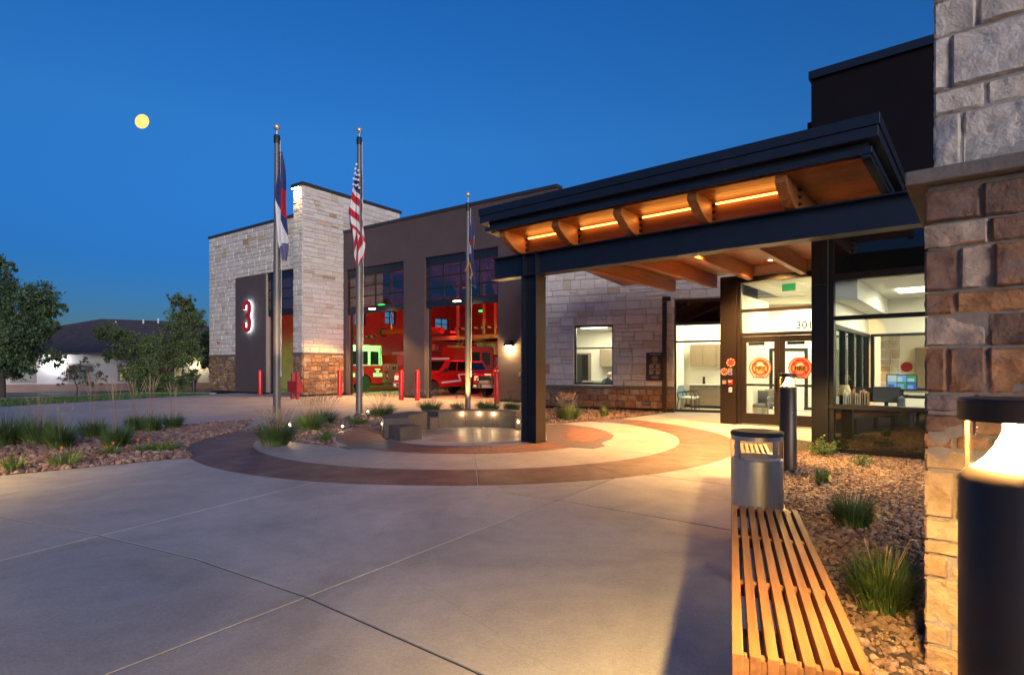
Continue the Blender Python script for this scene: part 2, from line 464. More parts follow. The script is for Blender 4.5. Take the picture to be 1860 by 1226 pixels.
M['ceiling_white'] = pm('ceiling_paint', (0.72, 0.70, 0.64), 0.85, var=0.03, scale=2)
M['floor_in'] = pm('interior_floor', (0.34, 0.32, 0.28), 0.4, var=0.1, scale=4)
M['panel_pink'] = pm('bulkhead_paint', (0.50, 0.38, 0.34), 0.8)
M['cabinet'] = pm('cabinet_laminate', (0.22, 0.165, 0.11), 0.5, var=0.15, scale=3, world=False, stretch=(30, 30, 2))
M['counter'] = pm('counter_top', (0.65, 0.63, 0.58), 0.3)
M['chair_blue'] = pm('chair_blue', (0.10, 0.17, 0.24), 0.7, var=0.1, scale=30)
M['chair_grey'] = pm('chair_grey', (0.11, 0.13, 0.16), 0.7, var=0.1, scale=30)
M['chair_seat'] = pm('chair_seat_pale', (0.42, 0.48, 0.50), 0.7)
M['red_paint'] = pm('red_paint', (0.62, 0.010, 0.012), 0.3, spec=0.5, coat=0.3)
M['red_body'] = pm('red_car_paint', (0.44, 0.010, 0.012), 0.25, coat=0.8)
M['red_dark'] = pm('dark_red_paint', (0.30, 0.012, 0.02), 0.5)
M['white_paint'] = pm('white_paint', (0.75, 0.75, 0.72), 0.35, coat=0.4)
M['rubber'] = pm('rubber', (0.014, 0.014, 0.014), 0.8)
M['rim'] = pm('rim', (0.5, 0.5, 0.5), 0.35, metal=0.3)
M['chrome'] = pm('chrome', (0.7, 0.7, 0.7), 0.15, metal=1.0)
M['car_glass'] = pm('car_glass', (0.008, 0.009, 0.01), 0.04, spec=0.7)
M['bay_wall'] = pm('bay_wall', (0.40, 0.30, 0.28), 0.8, var=0.15, scale=1.2)
M['bay_steel'] = pm('bay_steel', (0.40, 0.33, 0.28), 0.6)
M['bay_dark'] = pm('bay_ceiling', (0.11, 0.10, 0.10), 0.9)
M['warm_emit'] = emit_mat('lamp_glow_warm', (1.0, 0.72, 0.36), 14)
M['led'] = emit_mat('led_strip', (1.0, 0.42, 0.07), 3.0)
M['white_emit'] = emit_mat('ceiling_light', (1.0, 0.93, 0.78), 4.5)
M['halo'] = emit_mat('sign_halo', (0.80, 0.93, 1.0), 5.0)
M['moon'] = emit_mat('moon_surface', (1.0, 0.66, 0.20), 0.55, var=0.2, scale=2.2)

# ------------------------------------------------------------------ wall and stone builders
def wall_mesh(x0, x1, z0, z1, y0, y1, holes):
    """wall slab between y0 (front) and y1 with rectangular holes (xa, xb, za, zb)"""
    xs = sorted({x0, x1, *[v for h in holes for v in h[:2] if x0 < v < x1]})
    zs = sorted({z0, z1, *[v for h in holes for v in h[2:] if z0 < v < z1]})
    solid = lambda i, j: 0 <= i < len(xs) - 1 and 0 <= j < len(zs) - 1 and not any(
        h[0] - 1e-6 <= xs[i] and xs[i + 1] <= h[1] + 1e-6 and h[2] - 1e-6 <= zs[j] and zs[j + 1] <= h[3] + 1e-6 for h in holes)
    b = MB()
    for i in range(len(xs) - 1):
        for j in range(len(zs) - 1):
            if not solid(i, j): continue
            a, c, d, e = xs[i], xs[i + 1], zs[j], zs[j + 1]
            b.add([(a, y0, d), (c, y0, d), (c, y0, e), (a, y0, e)], [(0, 1, 2, 3)])
            b.add([(a, y1, d), (c, y1, d), (c, y1, e), (a, y1, e)], [(3, 2, 1, 0)])
            if not solid(i - 1, j): b.add([(a, y0, d), (a, y0, e), (a, y1, e), (a, y1, d)], [(0, 1, 2, 3)])
            if not solid(i + 1, j): b.add([(c, y0, d), (c, y0, e), (c, y1, e), (c, y1, d)], [(3, 2, 1, 0)])
            if not solid(i, j - 1): b.add([(a, y0, d), (c, y0, d), (c, y1, d), (a, y1, d)], [(3, 2, 1, 0)])
            if not solid(i, j + 1): b.add([(a, y0, e), (c, y0, e), (c, y1, e), (a, y1, e)], [(0, 1, 2, 3)])
    return b

def stone_variant(k):
    rg = random.Random(100 + k); j = lambda s: rg.uniform(-s, s)
    ring = [(-1, -1), (0, -1), (1, -1), (1, 0), (1, 1), (0, 1), (-1, 1), (-1, 0)]
    vs = [(x * 0.5, 0.0, z * 0.5) for x, z in ring]
    mid = [(x * 0.5 + j(0.012), -0.62 + j(0.1), z * 0.5 + j(0.02)) for x, z in ring]
    fr = [(x * 0.462 + j(0.012), -1.0 + j(0.16), z * 0.43 + j(0.03)) for x, z in ring]
    vs += mid + fr + [(j(0.1), -1.08 + j(0.2), j(0.1))]
    fs = []
    for r in (0, 8):
        fs += [(r + i, r + (i + 1) % 8, r + 8 + (i + 1) % 8, r + 8 + i) for i in range(8)]
    fs += [(16 + i, 16 + (i + 1) % 8, 16 + (i + 2) % 8, 24) for i in (0, 2, 4, 6)]
    me = bpy.data.meshes.new('stone'); me.from_pydata(vs, [], fs); me.update()
    return me

def stone_set(m):
    out = []
    for k in range(7):
        me = stone_variant(k); me.materials.append(m); out.append(me)
    return out
WS, BS = stone_set(M['white_stone']), stone_set(M['brown_stone'])

def ashlar(x0, x1, z0, z1, hr, wr, holes=(), seed=1):
    """random-range ashlar: courses of uneven height, some stones split in two"""
    rg = random.Random(seed); out = []; z = z0
    while z < z1 - 0.02:
        h = rg.uniform(*hr)
        if z + h > z1 - hr[0] * 0.6: h = z1 - z
        x = x0
        while x < x1 - 0.02:
            wd = rg.uniform(*wr)
            if x + wd > x1 - wr[0] * 0.6: wd = x1 - x
            if rg.random() < 0.22 and h > hr[0] * 1.15:
                k = rg.uniform(0.4, 0.6)
                out += [(x, x + wd, z, z + h * k), (x, x + wd, z + h * k, z + h)]
            else:
                out.append((x, x + wd, z, z + h))
            x += wd
        z += h
    res = []
    for a, b, c, d in out:
        rects = [(a, b, c, d)]
        for h in holes:
            nxt = []
            for (a1, b1, c1, d1) in rects:
                if b1 <= h[0] or a1 >= h[1] or d1 <= h[2] or c1 >= h[3]: nxt.append((a1, b1, c1, d1)); continue
                if a1 < h[0]: nxt.append((a1, h[0], c1, d1))
                if b1 > h[1]: nxt.append((h[1], b1, c1, d1))
                mx0, mx1 = max(a1, h[0]), min(b1, h[1])
                if c1 < h[2]: nxt.append((mx0, mx1, c1, h[2]))
                if d1 > h[3]: nxt.append((mx0, mx1, h[3], d1))
            rects = nxt
        res += [r for r in rects if r[1] - r[0] > 0.05 and r[3] - r[2] > 0.05]
    return res

def lay(parent, rects, meshes, face, at, dep=(0.03, 0.06), gap=0.012, seed=5, name='stone'):
    """hang stones on a face: 'front' looks to -y at y = at, 'right' looks to +x at x = at, 'left' looks to -x"""
    rg = random.Random(seed)
    for (a, b, c, d) in rects:
        o = bpy.data.objects.new(name, rg.choice(meshes)); col.objects.link(o); o.parent = parent
        ctr, hz = (a + b) / 2, (c + d) / 2
        if face == 'front': o.location = (ctr, at, hz)
        elif face == 'right': o.location = (at, ctr, hz); o.rotation_euler = (0, 0, RD(90))
        else: o.location = (at, ctr, hz); o.rotation_euler = (0, 0, RD(-90))
        o.scale = (b - a - gap, rg.uniform(*dep), d - c - gap)

# ------------------------------------------------------------------ frames of reference
FA = Frame(0.476, 24.55, -35.6)       # apparatus bays
FB = Frame(1.20, 21.04, -23.2)        # lobby wall with the small window
FV = Frame(6.07, 15.19, -39.7)        # entrance doors
FO = Frame(5.60, 10.00, -39.7)        # front office window
FC = Frame(0.435, 11.50, -39.7)       # canopy beam line
FP = Frame(2.09, 2.88, -39.7)         # near stone pier

# ------------------------------------------------------------------ ground
g = MB().add([(-4000, -4000, -0.12), (4000, -4000, -0.12), (4000, 4000, -0.12), (-4000, 4000, -0.12)], [(0, 1, 2, 3)]).build('ground', M['asphalt'])
g['kind'] = 'structure'
d = MB().prism([(-24, -6), (14, -6), (14, 30), (-2, 46), (-14, 46), (-17.0, 32.6), (-17.2, 32.2), (-19.9, 22.1), (-24, 7)], -0.115, -0.012).build('driveway', M['concrete_drive'])
d['kind'] = 'structure'
lawn_poly = [(-24.0, 7.0), (-19.9, 22.1), (-17.2, 32.2), (-17.6, 33.1), (-21.9, 33.6), (-24.5, 27.1), (-29.5, 8.0)]
l = MB().prism(lawn_poly, -0.118, 0.0).build('lawn', M['lawn']); l['kind'] = 'structure'
kerb = MB()
kp = [(-29.75, 8.0), (-24.75, 27.2), (-22.05, 33.85), (-17.5, 33.4)]
for p, q in zip(kp, kp[1:]):
    a = Vector(p); b = Vector(q); t_ = (b - a).normalized(); nrm = Vector((-t_.y, t_.x)) * 0.16
    kerb.prism([tuple(a), tuple(b), tuple(b + nrm), tuple(a + nrm)], -0.12, 0.03)
kerb.build('kerb', M['concrete_drive'])['kind'] = 'structure'

def inside(p, poly):
    c = False; n = len(poly)
    for i in range(n):
        x1, y1 = poly[i]; x2, y2 = poly[i - 1]
        if (y1 > p[1]) != (y2 > p[1]) and p[0] < (x2 - x1) * (p[1] - y1) / (y2 - y1) + x1: c = not c
    return c

def scatter(poly, n, seed):
    rg = random.Random(seed); xs = [p[0] for p in poly]; ys = [p[1] for p in poly]; out = []
    while len(out) < n:
        p = (rg.uniform(min(xs), max(xs)), rg.uniform(min(ys), max(ys)))
        if inside(p, poly): out.append(p)
    return out

b = MB(); rg = random.Random(3)
for (x, y) in scatter(lawn_poly, 16000, 8):
    if y < 16: continue
    a = rg.uniform(0, 6.28); h = rg.uniform(0.05, 0.10); dx, dy = math.cos(a) * 0.014, math.sin(a) * 0.014
    lx, ly = rg.uniform(-.03, .03), rg.uniform(-.03, .03)
    b.add([(x - dx, y - dy, 0), (x + dx, y + dy, 0), (x + lx, y + ly, h)], [(0, 1, 2)])
tag(b.build('grass', M['grass_blade']), 'short mown lawn grass along the far driveway edge', 'grass', kind='stuff')

# plaza slabs between curved and straight joints
seal = MB().prism([(-9.5, 0.2), (5.6, 0.2), (7.0, 9.5), (6, 12), (-9.0, 12.0)], -0.110, -0.008).build('joint_filler', M['sealant'])
seal['kind'] = 'structure'
plaza = struct('plaza')
J1 = [(-8.3, 6.85), (-5.15, 5.71), (-3.76, 5.12), (-2.5, 4.47), (-1.36, 3.73), (-0.137, 2.77), (1.1, 1.7), (2.3, 0.55)]
def shift(c, dx, dy): return [(p[0] + dx, p[1] + dy) for p in c]
P = [shift(J1, -2.03, -2.6), J1, shift(J1, 2.03, 2.6), shift(J1, 3.3, 4.2), shift(J1, 5.3, 6.9)]
for c in P:
    e0, e1 = Vector(c[0]), Vector(c[-1])
    d0 = (e0 - Vector(c[1])).normalized() * 12; d1 = (e1 - Vector(c[-2])).normalized() * 8
    c.insert(0, tuple(e0 + d0)); c.append(tuple(e1 + d1))
Q = [((-8.6, 6.67), (-8.3, 8.03)), ((-6.0, 6.67), (-5.6, 8.03)), ((-3.99, 4.42), (-2.63, 7.36)), ((-1.99, 2.77), (1.34, 7.66)), ((1.05, 1.3), (4.38, 6.19)), ((4.2, 0.6), (7.0, 5.4))]
def cut(c, ln):
    (ax, ay), (bx, by) = ln; nx, ny = -(by - ay), bx - ax
    for i in range(len(c) - 1):
        s0 = (c[i][0] - ax) * nx + (c[i][1] - ay) * ny; s1 = (c[i + 1][0] - ax) * nx + (c[i + 1][1] - ay) * ny
        if s0 * s1 <= 0 and s0 != s1:
            t = s0 / (s0 - s1)
            return i + t, (c[i][0] + (c[i + 1][0] - c[i][0]) * t, c[i][1] + (c[i + 1][1] - c[i][1]) * t)
    return None
for j in range(len(P) - 1):
    for i in range(len(Q) - 1):
        r = [cut(P[j], Q[i]), cut(P[j], Q[i + 1]), cut(P[j + 1], Q[i]), cut(P[j + 1], Q[i + 1])]
        if any(k is None for k in r): continue
        lo = [r[0][1]] + [P[j][k] for k in range(int(r[0][0]) + 1, int(r[1][0]) + 1)] + [r[1][1]]
        hi = [r[2][1]] + [P[j + 1][k] for k in range(int(r[2][0]) + 1, int(r[3][0]) + 1)] + [r[3][1]]
        poly = ccw(lo + hi[::-1])
        poly = inset(poly, 0.010)
        MB().prism(poly, -0.1, 0.0, 0.0015).build('concrete_panel', M['concrete'], plaza)

# circular plaza
CX, CY = -0.90, 12.83
def sector(r0, r1, a0, a1, gap=0.006, step=3.0):
    n = max(2, int(abs(a1 - a0) / step)); g0 = math.degrees(gap / r1); g1 = math.degrees(gap / max(r0, 0.05))
    o_ = [(CX + r1 * math.cos(RD(a0 + g0 + (a1 - a0 - 2 * g0) * k / n)), CY + r1 * math.sin(RD(a0 + g0 + (a1 - a0 - 2 * g0) * k / n))) for k in range(n + 1)]
    if r0 < 0.01: return o_ + [(CX, CY)]
    i_ = [(CX + r0 * math.cos(RD(a0 + g1 + (a1 - a0 - 2 * g1) * k / n)), CY + r0 * math.sin(RD(a0 + g1 + (a1 - a0 - 2 * g1) * k / n))) for k in range(n + 1)]
    return o_ + i_[::-1]
ja = [-185, -173.2, -151.2, -129.2, -107.2, -85.2, -63.2, -41.2, -19.2, 2.8, 24.8, 46.8, 60]
for a0, a1 in zip(ja, ja[1:]):
    MB().prism(sector(4.5, 5.6, a0, a1), -0.1, 0.006, 0.004).build('stained_panel', M['concrete_stain'], plaza)
jb = [-172, -151.2, -129.2, -107.2, -85.2, -63.2, -41.2, -19.2, 2.8, 24.8, 40]
for a0, a1 in zip(jb, jb[1:]):
    MB().prism(sector(2.95, 4.497, a0, a1, 0.005), -0.1, 0.004, 0.003).build('pale_panel', M['concrete_light'], plaza)
MB().prism(sector(1.953, 2.98, -183, 60), -0.1, 0.003).build('mortar_bed', M['border'], plaza)
for k in range(6):
    a0 = -85 + 60 * k
    MB().prism(sector(0, 1.38, a0, a0 + 60, 0.006), -0.1, 0.008, 0.004).build('flagstone', M['flag'], plaza)
for k in range(12):
    a0 = -100 + 30 * k
    MB().prism(sector(1.39, 1.95, a0, a0 + 30, 0.005), -0.1, 0.010, 0.004).build('pale_paver', M['concrete_light'], plaza)
for r in range(4):
    r0 = 2.16 + 0.196 * r; r1 = r0 + 0.19; st = math.degrees(0.2 / r0); a = -146 + st * 0.5 * (r % 2)
    while a + st < -36:
        b = MB().prism(sector(r0, r1, a, a + st, 0.003, 6), -0.03, 0.012 + random.uniform(-.001, .001), 0.003).build('brick', M['brick'], plaza)
        a += st
def pxpoly(pts): return ccw([gp(x, y) for x, y in pts])
rw_out = [(1021, 770.5), (1075, 777), (1101, 783.5), (1115, 791), (1110, 798), (1096, 803), (1093, 807), (1099, 810.5), (1078, 815), (1040, 813), (994, 806), (990, 772)]
lw_out = [(603, 791), (650, 775.5), (700, 772), (708, 806), (640, 808.5)]
rw_in = [(1030, 776), (1068, 780), (1092, 786), (1102, 792), (1094, 798), (1078, 804), (1055, 804.5), (1030, 800), (1026, 790)]
lw_in = [(612, 790), (655, 777.6), (692, 775), (694, 795), (702, 802.5), (652, 806), (641, 803)]
fg = [(616, 813), (694, 804.5), (720, 806.7), (711, 815), (637, 817.6)]
MB().prism(pxpoly(rw_out), -0.05, 0.0145, 0.003).build('paver_border', M['border'], plaza)
MB().prism(pxpoly(lw_out), -0.05, 0.0145, 0.003).build('paver_border', M['border'], plaza)
MB().prism(pxpoly(fg), -0.05, 0.019, 0.003).build('dark_paver', M['border_grey'], plaza)
for poly, ang in ((pxpoly(rw_in), 20), (pxpoly(lw_in), -20)):
    ca, sa = math.cos(RD(ang)), math.sin(RD(ang)); bx = sum(p[0] for p in poly) / len(poly); by = sum(p[1] for p in poly) / len(poly)
    for iy in range(-16, 17):
        for ix in range(-12, 13):
            lx, ly = (ix + 0.5 * (iy % 2)) * 0.2, iy * 0.1
            X, Y = bx + lx * ca - ly * sa, by + lx * sa + ly * ca
            if not inside((X, Y), poly): continue
            q = [(-.097, -.047), (.097, -.047), (.097, .047), (-.097, .047)]
            MB().prism([(X + a * ca - b_ * sa, Y + a * sa + b_ * ca) for a, b_ in q], -0.02, 0.022 + random.uniform(-.001, .001), 0.003).build('brick', M['brick'], plaza)

# ------------------------------------------------------------------ gravel beds
def rocks(name, poly, n, size, base, seed, cols, label, avoid=(), near=None):
    m = bpy.data.materials.new(name); m.use_nodes = True
    t = m.node_tree; bs = t.nodes['Principled BSDF']; bs.inputs['Roughness'].default_value = 0.85
    at = nn(t, 'ShaderNodeAttribute'); at.attribute_name = 'tone'
    rp = nn(t, 'ShaderNodeValToRGB')
    for k in range(len(cols) - 2): rp.color_ramp.elements.new(0.5)
    for k, c in enumerate(cols): rp.color_ramp.elements[k].position = k / (len(cols) - 1); rp.color_ramp.elements[k].color = (*c, 1)
    no = nn(t, 'ShaderNodeTexNoise'); no.inputs['Scale'].default_value = 60; no.inputs['Detail'].default_value = 6
    ge = nn(t, 'ShaderNodeNewGeometry'); t.links.new(ge.outputs['Position'], no.inputs['Vector'])
    mr = nn(t, 'ShaderNodeMapRange'); mr.inputs[1].default_value = .3; mr.inputs[2].default_value = .7; mr.inputs[3].default_value = .7; mr.inputs[4].default_value = 1.25
    t.links.new(no.outputs['Fac'], mr.inputs[0])
    hs = nn(t, 'ShaderNodeHueSaturation'); t.links.new(at.outputs['Fac'], rp.inputs[0]); t.links.new(rp.outputs[0], hs.inputs['Color']); t.links.new(mr.outputs[0], hs.inputs['Value'])
    t.links.new(hs.outputs[0], bs.inputs['Base Color'])
    r = np.random.default_rng(seed)
    bm = bmesh.new(); bmesh.ops.create_icosphere(bm, subdivisions=1, radius=1)
    iv = np.array([v.co[:] for v in bm.verts]); bf = np.array([[v.index for v in f.verts] for f in bm.faces]); bm.free()
    xs = [p[0] for p in poly]; ys = [p[1] for p in poly]; pts = []
    while len(pts) < n:
        p = (r.uniform(min(xs), max(xs)), r.uniform(min(ys), max(ys)))
        if near is not None and r.random() > near(p): continue
        if inside(p, poly) and not any(inside(p, q) for q in avoid): pts.append(p)
    pts = np.array(pts); k = len(pts)
    sz = size * (0.55 + 1.15 * r.random(k) ** 2.2)
    shp = np.stack([r.uniform(.8, 1.35, k), r.uniform(.7, 1.1, k), r.uniform(.45, .85, k)], 1) * sz[:, None]
    v = iv[None] * (1 + r.uniform(-.28, .28, (k, len(iv), 1))) * shp[:, None]
    al = r.uniform(0, 6.28, k); be = r.uniform(-.5, .5, k)
    x, y, z = v[..., 0], v[..., 1], v[..., 2]
    y, z = y * np.cos(be)[:, None] - z * np.sin(be)[:, None], y * np.sin(be)[:, None] + z * np.cos(be)[:, None]
    x, y = x * np.cos(al)[:, None] - y * np.sin(al)[:, None], x * np.sin(al)[:, None] + y * np.cos(al)[:, None]
    zz = base + shp[:, 2] * r.uniform(0.25, 0.95, k)
    V = np.stack([x + pts[:, 0:1], y + pts[:, 1:2], z + zz[:, None]], -1).reshape(-1, 3)
    F = (bf[None] + (np.arange(k) * len(iv))[:, None, None]).reshape(-1, 3)
    me = bpy.data.meshes.new(name); me.from_pydata(V.tolist(), [], F.tolist())
    a = me.attributes.new('tone', 'FLOAT', 'FACE'); a.data.foreach_set('value', np.repeat(r.random(k), len(bf)).astype(np.float32))
    o = link(name, me, m)
    return tag(o, label, 'gravel', kind='stuff')

rock_cols = [(0.10, 0.060, 0.052), (0.20, 0.115, 0.095), (0.27, 0.165, 0.135), (0.155, 0.085, 0.07), (0.33, 0.25, 0.215), (0.23, 0.155, 0.12)]
rock_tan = [(0.13, 0.075, 0.05), (0.24, 0.14, 0.085), (0.30, 0.19, 0.12), (0.18, 0.10, 0.065), (0.37, 0.27, 0.19), (0.25, 0.15, 0.10)]
bed_r = [(1.02, 1.42), (3.03, 6.31), (4.35, 9.5), (5.3, 10.25), (7.2, 8.7), (5.0, 3.0), (3.6, 0.9), (1.6, 0.9)]
MB().prism(bed_r, -0.05, 0.007).build('bed_soil', M['soil'])['kind'] = 'structure'
rocks('gravel', bed_r, 27000, 0.0195, 0.006, 21, rock_tan, 'tan and red crushed rock between the bench and the stone pier',
      near=lambda p: 1.0 if p[1] < 6 else 0.75)
arc = lambda r0, a0, a1, n: [(CX + r0 * math.cos(RD(a0 + (a1 - a0) * k / n)), CY + r0 * math.sin(RD(a0 + (a1 - a0) * k / n))) for k in range(n + 1)]
bed_l = [gp(-300, 895), gp(0, 864), gp(352, 830)] + arc(5.61, -152, -186, 8) + [gp(460, 764.5), gp(345, 772), gp(250, 785), gp(130, 800), gp(0, 814), gp(-300, 838)]
MB().prism(bed_l, -0.05, 0.007).build('bed_soil', M['soil'])['kind'] = 'structure'
rocks('gravel', bed_l, 13000, 0.034, 0.006, 22, rock_cols, 'mauve and pink crushed rock in the left grass bed')
bed_m = arc(4.49, -171, -190, 6) + arc(5.61, -186, -256, 16) + [(-2.3, 18.6), (1.2, 18.2)] + arc(5.61, 62, 61, 2) + [(1.55, 16.6), (0.7, 15.35)] + arc(2.2, 60, 168, 12) + [gp(640, 773.5), gp(598, 792), gp(612, 812)]
MB().prism(bed_m, -0.05, 0.0075).build('bed_soil', M['soil'])['kind'] = 'structure'
rocks('gravel', bed_m, 9500, 0.030, 0.0065, 23, rock_cols, 'mauve crushed rock round the flagpoles behind the seat wall')
bw = [FB.w(-1.0, -0.02), FB.w(4.45, -0.02), gp(1128, 760), gp(1020, 768), gp(962, 768), gp(955, 742)]
MB().prism(bw, -0.05, 0.0078).build('bed_soil', M['soil'])['kind'] = 'structure'
rocks('gravel', bw, 2600, 0.030, 0.0068, 24, rock_tan, 'tan crushed rock at the foot of the lobby wall')

# ------------------------------------------------------------------ seat wall
sw = thing('seat_wall', 'curved low concrete seat wall with small lights round the flagstones', 'seat wall', (CX, CY, 0))
M['cast'] = pm('cast_stone', (0.090, 0.072, 0.062), 0.75, var=0.25, scale=6, bump=0.25, bscale=45, rnd=0.08)
def wall_seg(a0, a1, h, r0=1.42, r1=1.99):
    p = [(x - CX, y - CY) for x, y in sector(r0, r1, a0, a1, 0.003, 4)]
    return MB().prism(p, 0.0, h).build('wall_block', M['cast'], sw, bev=0.018, seg=3)
for a0, a1, h in ((46, 73, .43), (73, 101, .43), (101, 130, .43), (131, 142, .30), (143, 174, .43), (174, 205, .43), (206, 224, .29), (33, 45, .30)):
    wall_seg(a0, a1, h, *( (1.36, 1.9) if h < .35 else (1.42, 1.99)))
def wall_light(ang, r, z, out, pw):
    x, y = r * math.cos(RD(ang)), r * math.sin(RD(ang)); s = 1 if out else -1
    dx, dy = s * math.cos(RD(ang)), s * math.sin(RD(ang))
    o = MB().lathe([(0.0, 0.0), (0.024, 0.0), (0.026, 0.006), (0.0, 0.012)], 14).build('wall_light', M['warm_emit'], sw, (x, y, z), (0, RD(90), math.atan2(dy, dx)))
    lamp('POINT', 'wall_light_glow', (x + dx * 0.05, y + dy * 0.05, z), pw, (1, .66, .3), sw, 0.02)
for ang in (72, 87, 104): wall_light(ang, 1.418, 0.35, False, 1.9)
wall_light(196, 1.992, 0.29, True, 0.8)
wall_light(215, 1.355, 0.19, False, 0.7)
wall_light(39, 1.355, 0.2, False, 0.7)

# ------------------------------------------------------------------ apparatus bays
XD1 = (FA.x(628.6), FA.x(733.1)); XD2 = (FA.x(771.1), FA.x(904.2))
XL, XR = FA.x(621.5), FA.x(1011.0)
HEAD, CLEAR, WT = 6.92, 4.45, 0.36
YW, YT = -1.94, -2.54                      # wing front and tower front, in front of the bay wall
XT1 = FA.x(550.3, YT); XT0 = XT1 - 0.80    # tower
XW0 = FA.x(381.2, YW)
bay = thing('apparatus_bay', 'dark brown stucco truck bay wing with two tall raised glass doors', 'building', (*FA.o, 0), FA.a)
wall_mesh(XL - 0.1, XR, 0.10, 9.0, 0, WT, [(*XD1, 0.10, HEAD), (*XD2, 0.10, HEAD)]).build('wall', M['stucco'], bay)
for a, c in ((XL - 0.1, XD1[0] - 0.001), (XD1[1] + 0.001, XD2[0] - 0.001), (XD2[1] + 0.001, XR)): MB().box(a, c, 0.03, WT - 0.02, -0.02, 0.1).build('plinth', M['black'], bay)
MB().box(XL, XR + 0.05, -0.05, WT + 0.05, 8.97, 9.12).build('coping', M['coping'], bay, bev=0.01)
MB().box(XR - 0.3, XR, WT, 16, 0, 9.0).build('end_wall', M['stucco'], bay)
DEP = 22.0
XI0, XI1 = XW0 + 0.3, XR - 0.31
MB().box(XI0, XI1, DEP, DEP + .3, 0, 8.4).build('back_wall', M['bay_wall'], bay)
def on_left(px, py):
    r = (px - CXP) / FPX; bx, by = FA.w(XI0, 0); yy = (r * by - bx) / (FA.n[0] - r * FA.n[1]); dd = by + yy * FA.n[1]
    return yy, EYE + (HY - py) * dd / FPX
wins = []
for (pa, pb, ya, yb) in ((637, 664, 566, 592), (699.5, 719.5, 565, 590), (791, 816, 577, 600)):
    y0_, zt_ = on_left(pa, ya); y1_, zb_ = on_left(pb, yb); wins.append((y0_, y1_, zb_, zt_))
sw_ = wall_mesh(YW + .41, DEP, 0, 8.4, .01 - XI0, .3 - XI0, wins).build('side_wall', M['bay_wall'], bay, (0, 0, 0), (0, 0, RD(90)))
for (a, c, e, f) in wins:
    wf = MB()
    for xx in (a, (a + c) / 2 - 0.03, c - 0.06): wf.box(XI0 - .16, XI0 - .1, xx, xx + .06, e, f)
    for zz in (e, (e + f) / 2 - 0.03, f - 0.06):
        wf.box(XI0 - .158, XI0 - .102, a + .061, (a + c) / 2 - .031, zz, zz + .06).box(XI0 - .158, XI0 - .102, (a + c) / 2 + .031, c - .061, zz, zz + .06)
    wo = wf.build('window_frame', M['dark_frame'], bay)
    MB().box(XI0 - .19, XI0 - .184, a, c, e, f).build('pane', M['glass'], wo)
MB().box(XI0, XI1, WT + 0.01, DEP, 8.4, 8.6).build('ceiling', M['bay_dark'], bay)
MB().box(XI0, XI1, WT * 0.5, DEP, -0.02, -0.002).build('bay_floor', M['concrete_drive'], bay)
# bay steelwork seen through the doors
def strut(name, pts, wd, m, par=bay):
    b = MB()
    for p, q in zip(pts, pts[1:]): b.tube([p, q], wd, 4)
    return b.build(name, m, par)
ym = 9.0
xm0, xm1 = FA.x(772, ym) - .6, FA.x(912, ym) + 2
zm = FA.z(840, 613, ym)
MB().box(xm0, xm1, ym, ym + 0.15, zm - 0.14, zm + 0.14).build('mezzanine_beam', M['bay_steel'], bay)
MB().box(xm0, xm1, ym + 0.15, DEP, zm - 0.05, zm + 0.1).build('mezzanine_deck', M['bay_dark'], bay)
for px in (831, 879, 900):
    x = FA.x(px, ym - 0.1); MB().box(x - .07, x + .07, ym - 0.16, ym - 0.02, zm + .14, 8.38).build('post', M['bay_steel'], bay)
    for s in (-1, 1): strut('brace', [(x + s * .05, ym - .2, 6.6), (x + s * 0.7, ym - .2, 8.3)], 0.045, M['bay_steel'])
zr = FA.z(860, 596, ym)
hz = MB().box(FA.x(826, ym) - .2, xm1, ym - .10, ym - .02, zr - .07, zr + .07)
M['hazard'] = pm('hazard_rail', (0.5, 0.42, 0.35), 0.5)
t = M['hazard'].node_tree; wv = nn(t, 'ShaderNodeTexWave'); wv.inputs['Scale'].default_value = 1.1; wv.bands_direction = 'DIAGONAL'
rp = nn(t, 'ShaderNodeValToRGB'); rp.color_ramp.interpolation = 'CONSTANT'; rp.color_ramp.elements[1].position = 0.5
rp.color_ramp.elements[0].color = (.02, .02, .02, 1); rp.color_ramp.elements[1].color = (.6, .5, .4, 1)
tc = nn(t, 'ShaderNodeTexCoord'); t.links.new(tc.outputs['Object'], wv.inputs['Vector']); t.links.new(wv.outputs['Fac'], rp.inputs[0]); t.links.new(rp.outputs[0], t.nodes['Principled BSDF'].inputs['Base Color'])
hz.build('safety_rail', M['hazard'], bay)
y3 = 6.0; z3 = FA.z(660, 612, y3)
MB().box(FA.x(636, y3) - 1, FA.x(682, y3), y3, y3 + .08, z3 - .06, z3 + .06).build('safety_rail', M['hazard'], bay)
y4 = 5.0; zt = FA.z(715, 603, y4)
MB().tube([(FA.x(697, y4), y4, zt), (FA.x(760, y4) + 2, y4, zt - 0.05)], 0.2, 14).build('exhaust_duct', M['red_paint'], bay, smooth=True)
MB().tube([(FA.x(695.5, y4), y4, zt), (FA.x(698, y4), y4, zt)], 0.3, 14).build('duct_end', M['black'], bay, smooth=True)
strut('hanger', [(FA.x(711, y4), y4, zt + .2), (FA.x(713, y4), y4, 8.38)], 0.05, M['bay_steel'])
strut('hanger', [(FA.x(643, y4), y4, zt + .2), (FA.x(643, y4), y4, 8.38)], 0.06, M['bay_steel'])
for (px, py, yy, w_, h_) in ((883, 632, 10, 1.7, .9), (720, 655, 9, 1.0, 1.3), (772, 635, 6, .25, 1.1)):
    x = FA.x(px, yy); z = FA.z(px, py, yy)
    MB().box(x - w_ / 2, x + w_ / 2, yy, yy + .4, z - h_ / 2, z + h_ / 2).build('equipment_cabinet', M['white_paint'], bay, bev=.03)
